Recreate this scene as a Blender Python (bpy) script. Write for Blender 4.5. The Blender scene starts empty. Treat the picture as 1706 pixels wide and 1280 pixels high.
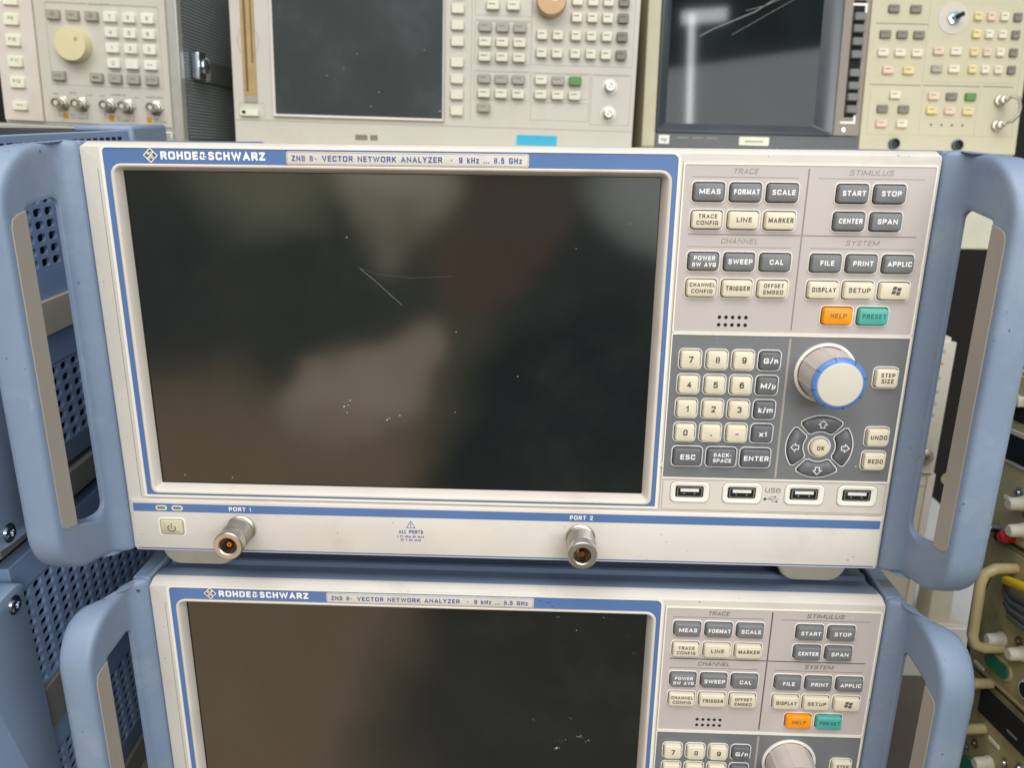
import bpy, math, random
from mathutils import Matrix, Vector
random.seed(7)
S = bpy.context.scene
COL = S.collection
MM = 0.001

# ------------------------------------------------------------------ camera
cam_d = bpy.data.cameras.new('camera')
cam = bpy.data.objects.new('camera', cam_d); COL.objects.link(cam)
cam_d.sensor_fit = 'HORIZONTAL'; cam_d.sensor_width = 36.0
cam_d.lens = 36.0 * 1327.96 / 1706.0
cam_d.clip_start = 0.02; cam_d.clip_end = 60
_Rc = Matrix(((0.99940902, 0.03247443, 0.01127061),
              (0.02017694, -0.28874599, -0.95719311),
              (-0.02782996, 0.95685483, -0.28923058)))      # rows: image right, image down, view
_M = Matrix(((_Rc[0][0], -_Rc[1][0], -_Rc[2][0]),
             (_Rc[0][1], -_Rc[1][1], -_Rc[2][1]),
             (_Rc[0][2], -_Rc[1][2], -_Rc[2][2]))).to_4x4()
cam.matrix_world = Matrix.Translation(Vector((229.946, -407.462, 1.261)) * MM) @ _M
cam_d.dof.use_dof = True; cam_d.dof.focus_distance = 0.435; cam_d.dof.aperture_fstop = 12.0
S.camera = cam
S.view_settings.view_transform = 'Standard'; S.view_settings.look = 'None'
S.view_settings.exposure = -0.06; S.view_settings.gamma = 1.0
S.view_settings.use_curve_mapping = False
S.render.engine = 'CYCLES'
S.cycles.max_bounces = 6; S.cycles.caustics_reflective = False; S.cycles.caustics_refractive = False
S.cycles.use_denoising = True

# ------------------------------------------------------------------ room light, with colour patches painted in for the screens to mirror
W_ = bpy.data.worlds.new('World'); S.world = W_; W_.use_nodes = True
nt = W_.node_tree; nt.nodes.clear()
tc = nt.nodes.new('ShaderNodeTexCoord')
out = nt.nodes.new('ShaderNodeOutputWorld'); bg = nt.nodes.new('ShaderNodeBackground')
nt.links.new(bg.outputs[0], out.inputs[0])
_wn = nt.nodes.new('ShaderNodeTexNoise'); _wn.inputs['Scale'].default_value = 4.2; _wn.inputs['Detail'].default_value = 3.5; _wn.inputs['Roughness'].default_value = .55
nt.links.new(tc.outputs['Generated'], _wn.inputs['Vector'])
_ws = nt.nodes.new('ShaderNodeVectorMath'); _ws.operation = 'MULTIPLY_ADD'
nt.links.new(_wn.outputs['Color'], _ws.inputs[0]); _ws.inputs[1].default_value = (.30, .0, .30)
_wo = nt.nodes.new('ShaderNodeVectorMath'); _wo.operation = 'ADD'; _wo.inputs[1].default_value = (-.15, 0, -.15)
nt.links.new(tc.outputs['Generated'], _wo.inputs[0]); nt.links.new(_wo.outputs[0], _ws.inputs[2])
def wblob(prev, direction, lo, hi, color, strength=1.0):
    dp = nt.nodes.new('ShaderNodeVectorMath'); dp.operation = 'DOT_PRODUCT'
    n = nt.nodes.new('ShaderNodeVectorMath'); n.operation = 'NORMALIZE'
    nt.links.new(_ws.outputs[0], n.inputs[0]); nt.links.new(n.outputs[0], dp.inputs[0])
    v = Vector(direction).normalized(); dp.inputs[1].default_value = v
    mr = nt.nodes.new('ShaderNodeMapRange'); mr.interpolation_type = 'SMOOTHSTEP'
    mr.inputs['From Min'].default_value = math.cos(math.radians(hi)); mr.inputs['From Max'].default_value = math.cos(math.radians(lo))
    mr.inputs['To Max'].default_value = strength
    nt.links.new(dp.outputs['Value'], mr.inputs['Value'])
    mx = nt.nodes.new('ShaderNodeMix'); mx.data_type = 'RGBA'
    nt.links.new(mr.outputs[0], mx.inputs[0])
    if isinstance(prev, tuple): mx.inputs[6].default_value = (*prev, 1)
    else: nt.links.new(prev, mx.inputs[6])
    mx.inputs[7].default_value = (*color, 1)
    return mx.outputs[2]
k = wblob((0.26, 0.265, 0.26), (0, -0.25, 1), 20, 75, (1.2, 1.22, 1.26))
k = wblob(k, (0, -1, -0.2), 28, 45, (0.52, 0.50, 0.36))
k = wblob(k, (-0.50, -1, -0.80), 15, 27, (1.25, 0.92, 0.60))     # brown patch painted as floor mirrored low in the screens
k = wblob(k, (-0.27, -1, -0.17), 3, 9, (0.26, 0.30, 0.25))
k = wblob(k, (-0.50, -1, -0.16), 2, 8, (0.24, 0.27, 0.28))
k = wblob(k, (-0.18, -1, -0.03), 2, 6, (2.4, 2.2, 1.6))         # bright patch painted for the reflection near the screen top
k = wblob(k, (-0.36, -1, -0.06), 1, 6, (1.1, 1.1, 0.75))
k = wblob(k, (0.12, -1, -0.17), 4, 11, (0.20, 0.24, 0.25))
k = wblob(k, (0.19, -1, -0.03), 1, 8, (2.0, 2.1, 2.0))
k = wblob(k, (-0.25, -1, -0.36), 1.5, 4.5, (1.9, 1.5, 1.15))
k = wblob(k, (-0.21, -1, -0.31), 1.5, 4.2, (2.3, 1.85, 1.45))      # pale patches painted as the mirrored arm of someone behind the camera
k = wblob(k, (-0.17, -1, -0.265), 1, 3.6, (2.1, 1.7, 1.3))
k = wblob(k, (-0.03, -1, -0.07), 1, 5, (0.55, 0.42, 0.34))       # reddish patches painted as a mirrored hand
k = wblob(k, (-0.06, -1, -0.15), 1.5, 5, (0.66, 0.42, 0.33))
k = wblob(k, (0.10, -1, -0.50), 10.5, 15, (0.10, 0.17, 0.19))     # dark patch painted as the mirrored body in dark clothes
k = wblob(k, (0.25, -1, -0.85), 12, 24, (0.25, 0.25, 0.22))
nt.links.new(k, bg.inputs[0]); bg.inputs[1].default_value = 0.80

def area(name, loc, target, sx, sy, power, color=(1, 1, 1)):
    L = bpy.data.lights.new(name, 'AREA'); L.shape = 'RECTANGLE'; L.size = sx; L.size_y = sy
    L.energy = power; L.color = color
    o = bpy.data.objects.new(name, L); COL.objects.link(o); o.location = loc
    o.rotation_euler = (Vector(target) - Vector(loc)).to_track_quat('-Z', 'Y').to_euler()
    return o
area('ceiling_light', (0.1, -1.25, 1.75), (0.2, 0.2, -0.1), 2.4, 1.3, 42, (0.985, 0.995, 1.0))
area('window_light', (1.25, -2.1, 0.62), (0.2, 0.0, 0.0), 1.1, 0.8, 26, (0.93, 0.97, 1.0))
area('mirrored_bar_light', (0.93, -1.8, 0.88), (0.4, 0.57, 0.08), 0.022, 0.42, 1.5, (0.95, 1.0, 1.0))  # narrow lamp added for the window bar mirrored in the far tube screen
area('mirrored_bar_light', (0.98, -1.8, 1.10), (0.4, 0.57, 0.08), 0.18, 0.05, .9, (0.95, 1.0, 1.0))  # second added lamp, crossbar of that mirrored window

# ------------------------------------------------------------------ materials
def lin(c):
    c = c / 255.0
    return c / 12.92 if c <= 0.04045 else ((c + 0.055) / 1.055) ** 2.4
MATS = {}
def mat(name, rgb, rough=0.45, metal=0.0, var=0.06, scale=60.0, bump=0.0, speck=None, speck_n=0.0, spec=0.5, dirt=None, dirt_amt=0.0, coat=0.0, wear=False):
    m = bpy.data.materials.new(name); m.use_nodes = True; MATS[name] = m
    t = m.node_tree; b = t.nodes['Principled BSDF']; N = t.nodes.new; Lk = t.links.new
    base = tuple(lin(c) for c in rgb)
    co = N('ShaderNodeNewGeometry')
    nz = N('ShaderNodeTexNoise'); nz.inputs['Scale'].default_value = scale; nz.inputs['Detail'].default_value = 5
    Lk(co.outputs['Position'], nz.inputs['Vector'])
    r = N('ShaderNodeMapRange'); r.inputs['From Min'].default_value = .3; r.inputs['From Max'].default_value = .7
    r.inputs['To Min'].default_value = 1 - var; r.inputs['To Max'].default_value = 1 + var
    Lk(nz.outputs['Fac'], r.inputs['Value'])
    mul = N('ShaderNodeVectorMath'); mul.operation = 'SCALE'; mul.inputs[0].default_value = base
    Lk(r.outputs[0], mul.inputs['Scale'])
    cur = mul.outputs[0]
    if dirt:
        n2 = N('ShaderNodeTexNoise'); n2.inputs['Scale'].default_value = 14; n2.inputs['Detail'].default_value = 8; n2.inputs['Roughness'].default_value = .7
        Lk(co.outputs['Position'], n2.inputs['Vector'])
        r2 = N('ShaderNodeMapRange'); r2.inputs['From Min'].default_value = .52; r2.inputs['From Max'].default_value = .75; r2.inputs['To Max'].default_value = dirt_amt
        Lk(n2.outputs['Fac'], r2.inputs['Value'])
        mx = N('ShaderNodeMix'); mx.data_type = 'RGBA'; Lk(r2.outputs[0], mx.inputs[0]); Lk(cur, mx.inputs[6]); mx.inputs[7].default_value = (*[lin(c) for c in dirt], 1)
        cur = mx.outputs[2]
    if wear:      # fine rubbed streaks and chips
        n5 = N('ShaderNodeTexNoise'); n5.inputs['Scale'].default_value = 90; n5.inputs['Detail'].default_value = 12; n5.inputs['Roughness'].default_value = .8
        mp = N('ShaderNodeMapping'); mp.inputs['Scale'].default_value = (3, 3, .35); Lk(co.outputs['Position'], mp.inputs['Vector']); Lk(mp.outputs[0], n5.inputs['Vector'])
        r5 = N('ShaderNodeMapRange'); r5.inputs['From Min'].default_value = .60; r5.inputs['From Max'].default_value = .72; r5.inputs['To Max'].default_value = .35
        Lk(n5.outputs['Fac'], r5.inputs['Value'])
        mx = N('ShaderNodeMix'); mx.data_type = 'RGBA'; Lk(r5.outputs[0], mx.inputs[0]); Lk(cur, mx.inputs[6]); mx.inputs[7].default_value = (*[lin(c) for c in (172, 180, 190)], 1)
        cur = mx.outputs[2]
        n6 = N('ShaderNodeTexNoise'); n6.inputs['Scale'].default_value = 320; n6.inputs['Detail'].default_value = 3
        n7 = N('ShaderNodeTexNoise'); n7.inputs['Scale'].default_value = 22
        Lk(co.outputs['Position'], n6.inputs['Vector']); Lk(co.outputs['Position'], n7.inputs['Vector'])
        g6 = N('ShaderNodeMath'); g6.operation = 'GREATER_THAN'; g6.inputs[1].default_value = .70; Lk(n6.outputs['Fac'], g6.inputs[0])
        g7 = N('ShaderNodeMath'); g7.operation = 'GREATER_THAN'; g7.inputs[1].default_value = .58; Lk(n7.outputs['Fac'], g7.inputs[0])
        g8 = N('ShaderNodeMath'); g8.operation = 'MULTIPLY'; Lk(g6.outputs[0], g8.inputs[0]); Lk(g7.outputs[0], g8.inputs[1])
        mx = N('ShaderNodeMix'); mx.data_type = 'RGBA'; Lk(g8.outputs[0], mx.inputs[0]); Lk(cur, mx.inputs[6]); mx.inputs[7].default_value = (*[lin(c) for c in (62, 66, 82)], 1)
        cur = mx.outputs[2]
    if speck:
        vo = N('ShaderNodeTexVoronoi'); vo.inputs['Scale'].default_value = speck_n; Lk(co.outputs['Position'], vo.inputs['Vector'])
        n3 = N('ShaderNodeTexNoise'); n3.inputs['Scale'].default_value = speck_n * .37; Lk(co.outputs['Position'], n3.inputs['Vector'])
        a = N('ShaderNodeMath'); a.operation = 'LESS_THAN'; a.inputs[1].default_value = .09; Lk(vo.outputs['Distance'], a.inputs[0])
        g = N('ShaderNodeMath'); g.operation = 'GREATER_THAN'; g.inputs[1].default_value = .63; Lk(n3.outputs['Fac'], g.inputs[0])
        p = N('ShaderNodeMath'); p.operation = 'MULTIPLY'; Lk(a.outputs[0], p.inputs[0]); Lk(g.outputs[0], p.inputs[1])
        p2 = N('ShaderNodeMath'); p2.operation = 'MULTIPLY'; Lk(p.outputs[0], p2.inputs[0]); p2.inputs[1].default_value = .75
        mx = N('ShaderNodeMix'); mx.data_type = 'RGBA'; Lk(p2.outputs[0], mx.inputs[0]); Lk(cur, mx.inputs[6]); mx.inputs[7].default_value = (*[lin(c) for c in speck], 1)
        cur = mx.outputs[2]
    Lk(cur, b.inputs['Base Color'])
    rr_ = N('ShaderNodeMapRange'); rr_.inputs['To Min'].default_value = max(.02, rough * .86); rr_.inputs['To Max'].default_value = min(1, rough * 1.14)
    Lk(nz.outputs['Fac'], rr_.inputs['Value']); Lk(rr_.outputs[0], b.inputs['Roughness'])
    b.inputs['Metallic'].default_value = metal
    b.inputs['Specular IOR Level'].default_value = spec
    b.inputs['Coat Weight'].default_value = coat
    if bump:
        n4 = N('ShaderNodeTexNoise'); n4.inputs['Scale'].default_value = 1800; n4.inputs['Detail'].default_value = 2
        Lk(co.outputs['Position'], n4.inputs['Vector'])
        bp = N('ShaderNodeBump'); bp.inputs['Strength'].default_value = bump; bp.inputs['Distance'].default_value = .0003
        Lk(n4.outputs['Fac'], bp.inputs['Height']); Lk(bp.outputs[0], b.inputs['Normal'])
    return m
mat('cream', (213, 205, 195), .42, var=.035, scale=25, bump=.10, speck=(70, 60, 50), speck_n=260, dirt=(165, 148, 122), dirt_amt=.35)
mat('cream_edge', (238, 232, 220), .38, var=.02)
mat('bezel_cream', (216, 206, 194), .45, var=.04, scale=30, bump=.1, dirt=(160, 135, 110), dirt_amt=.35)
mat('groove', (150, 138, 122), .6)
mat('blue_print', (86, 116, 166), .40, var=.05, scale=18, bump=.05)
mat('mauve', (192, 182, 178), .36, var=.03, scale=20, bump=.12, speck=(235, 230, 220), speck_n=240)
mat('slate', (114, 115, 118), .33, var=.06, scale=18, bump=.12, speck=(230, 230, 230), speck_n=220, spec=.9)
mat('well', (14, 13, 13), .8)
mat('key_dark', (116, 116, 118), .48, var=.06, scale=50, bump=.12)
mat('key_slate', (98, 98, 103), .45, var=.06, scale=50, bump=.12)
mat('key_cream', (220, 209, 184), .42, var=.04, scale=50, bump=.08)
mat('key_orange', (246, 150, 10), .4, var=.03)
mat('key_teal', (80, 168, 156), .4, var=.04)
mat('white_ink', (245, 244, 240), .5)
mat('dark_ink', (72, 62, 54), .55)
mat('faded_ink', (143, 131, 128), .55)
mat('faint_ink', (120, 105, 60), .55)
mat('teal_ink', (30, 100, 98), .55)
mat('grey_ink', (88, 80, 78), .55)
mat('blue_ink', (52, 82, 140), .5)
mat('rim_white', (232, 230, 226), .4)
mat('rim_cream', (236, 230, 220), .4)
mat('handle_blue', (125, 142, 165), .46, var=.05, scale=16, bump=.35, speck=(40, 46, 60), speck_n=230, dirt=(158, 168, 180), dirt_amt=.6, wear=True)
mat('casing_blue', (104, 120, 144), .42, var=.05, scale=16, bump=.1)
mat('vent_blue', (134, 158, 192), .38, var=.05, scale=16, spec=.6)
mat('frame_blue', (150, 172, 200), .45, var=.06, scale=16, bump=.2)
mat('grip', (164, 154, 143), .55, var=.04, scale=20, bump=.1)
mat('foot', (190, 183, 168), .5, var=.05, scale=30, dirt=(120, 110, 90), dirt_amt=.4)
mat('screen', (20, 21, 18), .07, var=.25, scale=22, spec=1.0, dirt=(48, 48, 44), dirt_amt=.35)
mat('crt', (20, 28, 29), .05, var=.3, scale=14, spec=.17)
mat('old_screen', (50, 58, 58), .30, var=.12, scale=14, spec=.5, speck=(190, 195, 195), speck_n=130, dirt=(84, 92, 94), dirt_amt=.35)
mat('scratch', (205, 205, 200), .4)
mat('nickel', (206, 199, 188), .33, metal=1.0, var=.1, scale=90)
mat('bore_brown', (120, 92, 70), .4, metal=.5)
mat('gold', (210, 150, 70), .25, metal=1.0)
mat('black', (12, 12, 12), .5)
mat('knob_side', (200, 189, 180), .5, var=.04)
mat('knob_face', (208, 201, 186), .45, var=.02)
mat('knob_blue', (88, 128, 190), .35, var=.04)
mat('knob_notch', (34, 62, 118), .5)
mat('old_cream', (204, 197, 183), .5, var=.05, scale=14, bump=.08, dirt=(176, 164, 140), dirt_amt=.4)
mat('old_cream_yellow', (198, 190, 162), .5, var=.05, scale=14, dirt=(170, 158, 120), dirt_amt=.5)
mat('old_key_light', (226, 218, 196), .5, var=.05, scale=40)
mat('old_key_grey', (168, 160, 148), .5, var=.05, scale=40)
mat('old_key_dark', (128, 122, 108), .5, var=.05, scale=40)
mat('old_key_pink', (222, 198, 176), .5)
mat('old_key_yellow', (222, 206, 150), .5)
mat('old_key_white', (236, 231, 218), .45)
mat('old_line', (172, 163, 148), .6)
mat('key_green', (84, 140, 70), .5)
mat('slot_brown', (176, 148, 100), .5, var=.1, scale=60)
mat('slot_dark', (110, 88, 58), .6)
mat('tan_knob', (205, 165, 120), .45, var=.08, scale=60)
mat('ivory_knob', (222, 210, 165), .45, var=.03)
mat('taupe', (140, 128, 116), .5)
mat('dark_grey_plastic', (74, 76, 80), .4, var=.1, scale=20)
mat('crt_frame', (52, 58, 64), .3, var=.2, scale=22, spec=.6)
mat('softkey_grey', (112, 113, 110), .5)
mat('cyan_sticker', (52, 176, 210), .5)
mat('sticker_white', (232, 230, 205), .5)
mat('orange_mark', (215, 150, 30), .5)
mat('side_grey', (96, 104, 106), .5, var=.06, scale=30)
mat('mesh_light', (150, 152, 150), .45)
mat('trim_metal', (190, 186, 178), .35, metal=.3)
mat('strap_grey', (92, 96, 96), .6)
mat('chrome', (190, 200, 210), .15, metal=1.0)
mat('rail_grey', (120, 118, 112), .6, var=.08, scale=24)
mat('beige_strap', (196, 184, 162), .5, var=.04)
mat('olive', (166, 154, 110), .5, var=.18, scale=40, dirt=(84, 74, 46), dirt_amt=.8, speck=(60, 52, 36), speck_n=120)
mat('olive_light', (182, 171, 132), .5, var=.1, scale=30)
mat('tube_cream', (186, 172, 128), .35, var=.15, scale=60, dirt=(120, 105, 66), dirt_amt=.7)
mat('green_glass', (40, 112, 82), .25)
mat('bin_white', (205, 200, 182), .5, var=.1, scale=80, dirt=(140, 130, 100), dirt_amt=.6)
mat('yellow_cable', (226, 186, 30), .5)
mat('red', (190, 30, 40), .4)
mat('bench_white', (205, 206, 204), .5, var=.05, scale=8)
mat('shelf_cream', (205, 200, 178), .5, var=.04)
mat('wall_dark', (30, 27, 24), .9, var=.3, scale=6)
mat('floor_brown', (92, 84, 74), .8, var=.25, scale=6)
mat('navy', (18, 24, 36), .6)

# ------------------------------------------------------------------ mesh builder (millimetres)
# a plain stroke lettering: per character its width and strokes; "~" rounds a stroke off, "@" also closes it
def _pts(txt): return [tuple(float(c) for c in p.split(',')) for p in txt.split()]
LETTERS = {
 'A': (.70, '0,0 .5,1 1,0|.2,.27 .8,.27'), 'B': (.62, '0,0 0,1|~0,1 .3,1 .55,1 .93,1 .93,.53 .5,.53 0,.53|~0,.53 .3,.53 .6,.53 1,.53 1,0 .6,0 .3,0 0,0'),
 'C': (.64, '~1,.7 1,1 .5,1 0,1 0,.5 0,0 .5,0 1,0 1,.3'), 'D': (.66, '0,0 0,1|~0,1 .3,1 .45,1 1,1 1,.5 1,0 .45,0 .3,0 0,0'),
 'E': (.55, '1,1 0,1 0,0 1,0|0,.52 .9,.52'), 'F': (.52, '1,1 0,1 0,0|0,.5 .88,.5'),
 'G': (.67, '~1,.72 .98,1 .5,1 0,1 0,.5 0,0 .5,0 1,0 1,.42|1,.1 1,.45 .55,.45'), 'H': (.64, '0,0 0,1|1,0 1,1|0,.52 1,.52'), 'I': (0, '0,0 0,1'),
 'J': (.5, '~1,1 1,.4 1,0 .5,0 0,0 0,.3'), 'K': (.64, '0,0 0,1|1,1 0,.38|.32,.57 1,0'), 'L': (.5, '0,1 0,0 1,0'), 'M': (.86, '0,0 0,1|1,0 1,1|.04,.92 .5,.12 .96,.92'),
 'N': (.70, '0,0 0,1|1,0 1,1|.03,.93 .97,.07'), 'O': (.70, '@0,.5 0,1 .5,1 1,1 1,.5 1,0 .5,0 0,0'), 'P': (.6, '0,0 0,1|~0,1 .3,1 .6,1 1,1 1,.44 .6,.44 .3,.44 0,.44'),
 'Q': (.7, '@0,.5 0,1 .5,1 1,1 1,.5 1,0 .5,0 0,0|.6,.3 1,0'), 'R': (.64, '0,0 0,1|~0,1 .3,1 .6,1 .97,1 .97,.47 .6,.47 .3,.47 0,.47|.55,.47 1,0'),
 'S': (.6, '~.96,.74 .96,1 .5,1 .02,1 .02,.6 .45,.53 .98,.46 1,0 .5,0 0,0 0,.26'), 'T': (.6, '0,1 1,1|.5,1 .5,0'), 'U': (.64, '~0,1 0,.7 0,.45 0,0 .5,0 1,0 1,.45 1,.7 1,1'),
 'V': (.68, '0,1 .5,0 1,1'), 'W': (.98, '0,1 .25,0 .5,1 .75,0 1,1'), 'X': (.66, '0,0 1,1|0,1 1,0'), 'Y': (.66, '0,1 .5,.45 1,1|.5,.5 .5,0'), 'Z': (.6, '0,1 1,1|0,0 1,0|.93,.9 .07,.1'),
 '0': (.58, '@0,.5 0,1 .5,1 1,1 1,.5 1,0 .5,0 0,0'), '1': (.30, '0,.76 .45,.8 1,1 1,0'), '2': (.56, '~0,.72 0,1 .5,1 1,1 1,.66 .6,.36 0,0|0,0 1,0'),
 '3': (.56, '~0,.76 .04,1 .5,1 .95,1 .95,.55 .4,.54|~.4,.54 1,.54 1,0 .5,0 .02,0 0,.26'), '4': (.6, '.75,0 .75,1 0,.27 1,.27'),
 '5': (.56, '.95,1 .14,1 .05,.5|~.05,.5 .3,.64 .6,.64 1,.62 1,.3 1,0 .5,0 .03,0 0,.24'), '6': (.58, '~.95,.8 .9,1 .5,1 0,1 0,.4 0,0 .5,0 1,0 1,.3 1,.6 .5,.6 .04,.58 0,.3'),
 '7': (.54, '0,1 1,1 .35,0'), '8': (.58, '@.5,.5 .02,.5 .02,1 .5,1 .98,1 .98,.5|@.5,.52 0,.52 0,0 .5,0 1,0 1,.52'), '9': (.58, '~.05,.2 .1,0 .5,0 1,0 1,.6 1,1 .5,1 0,1 0,.7 0,.4 .5,.4 .96,.42 1,.7'),
 '.': (0, '0,0 0,.03'), '-': (.3, '0,.36 1,.36'), '/': (.42, '0,-.08 1,1.08'), '+': (.5, '0,.45 1,.45|.5,.1 .5,.8'), '%': (.8, '0,0 1,1|@0,.8 0,1 .15,1 .3,1 .3,.6 0,.6|@.7,.2 .7,.4 1,.4 1,0 .7,0'),
 '·': (0, '0,.42 0,.5'), '&': (.74, '~1,0 .55,.42 .16,.72 .12,1 .42,1 .72,1 .72,.72 .4,.58 0,.42 0,0 .4,0 .78,0 .98,.42'),
 'µ': (.52, '0,.72 0,-.28|~0,.3 0,0 .5,0 1,0 1,.3 1,.72'), 'n': (.5, '0,.72 0,0|~0,.4 .1,.72 .55,.72 1,.72 1,.4 1,0'), 'm': (.86, '0,.72 0,0|~0,.4 .05,.72 .28,.72 .5,.72 .5,.4 .5,0|~.5,.4 .55,.72 .78,.72 1,.72 1,.4 1,0'),
 'k': (.5, '0,0 0,1|.95,.72 0,.25|.32,.42 1,0'), 'x': (.5, '0,0 1,.72|0,.72 1,0'), 'z': (.46, '0,.72 1,.72 0,0 1,0'), 'r': (.32, '0,.72 0,0|~0,.35 .1,.7 1,.7'), 'd': (.52, '1,0 1,1|@1,.36 1,.72 .5,.72 0,.72 0,.36 0,0 .5,0 1,0'),
 'a': (.5, '1,0 1,.72|@1,.36 1,.72 .5,.72 0,.72 0,.36 0,0 .5,0 1,0'), 'e': (.52, '0,.37 1,.37|~1,.37 1,.72 .5,.72 0,.72 0,.36 0,0 .5,0 .9,0 1,.18'), 'p': (.52, '0,-.28 0,.72|@0,.36 0,.72 .5,.72 1,.72 1,.36 1,0 .5,0 0,0'),
 'g': (.52, '~1,.72 1,.2 1,-.28 .5,-.28 .05,-.28|@1,.36 1,.72 .5,.72 0,.72 0,.36 0,0 .5,0 1,0'), 'h': (.5, '0,1 0,0|~0,.4 .1,.72 .55,.72 1,.72 1,.4 1,0'), 'i': (0, '0,0 0,.72|0,.92 0,1'), 'o': (.54, '@0,.36 0,.72 .5,.72 1,.72 1,.36 1,0 .5,0 0,0'),
 'w': (.74, '0,.72 .25,0 .5,.72 .75,0 1,.72'), 'l': (0, '0,0 0,1')}
def _round(P, closed):
    for _ in range(2):
        Q = []
        n = len(P)
        for i in range(n if closed else n - 1):
            a, c = P[i], P[(i + 1) % n]
            if closed or i > 0: Q.append((a[0] * .75 + c[0] * .25, a[1] * .75 + c[1] * .25))
            if closed or i < n - 2: Q.append((a[0] * .25 + c[0] * .75, a[1] * .25 + c[1] * .75))
        P = Q if closed else [P[0]] + Q + [P[-1]]
    return P

def rr(cx, cz, w, h, r, n=4):
    """rounded rectangle outline, starts top right, counter-clockwise seen from the front"""
    if not isinstance(r, (tuple, list)): r = (r,) * 4      # TR, TL, BL, BR
    P = []
    for q, (sx, sz) in enumerate(((1, 1), (-1, 1), (-1, -1), (1, -1))):
        R = max(r[q], .02); ox = cx + sx * (w / 2 - R); oz = cz + sz * (h / 2 - R)
        for i in range(n + 1):
            a = math.radians(90 * q + 90 * i / n); P.append((ox + R * math.cos(a), oz + R * math.sin(a)))
    return P
def rrb(x0, x1, z1, z0, r, n=4): return rr((x0 + x1) / 2, (z0 + z1) / 2, x1 - x0, z1 - z0, r, n)
def circ(cx, cz, r, n=40): return [(cx + r * math.cos(2 * math.pi * i / n), cz + r * math.sin(2 * math.pi * i / n)) for i in range(n)]

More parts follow.
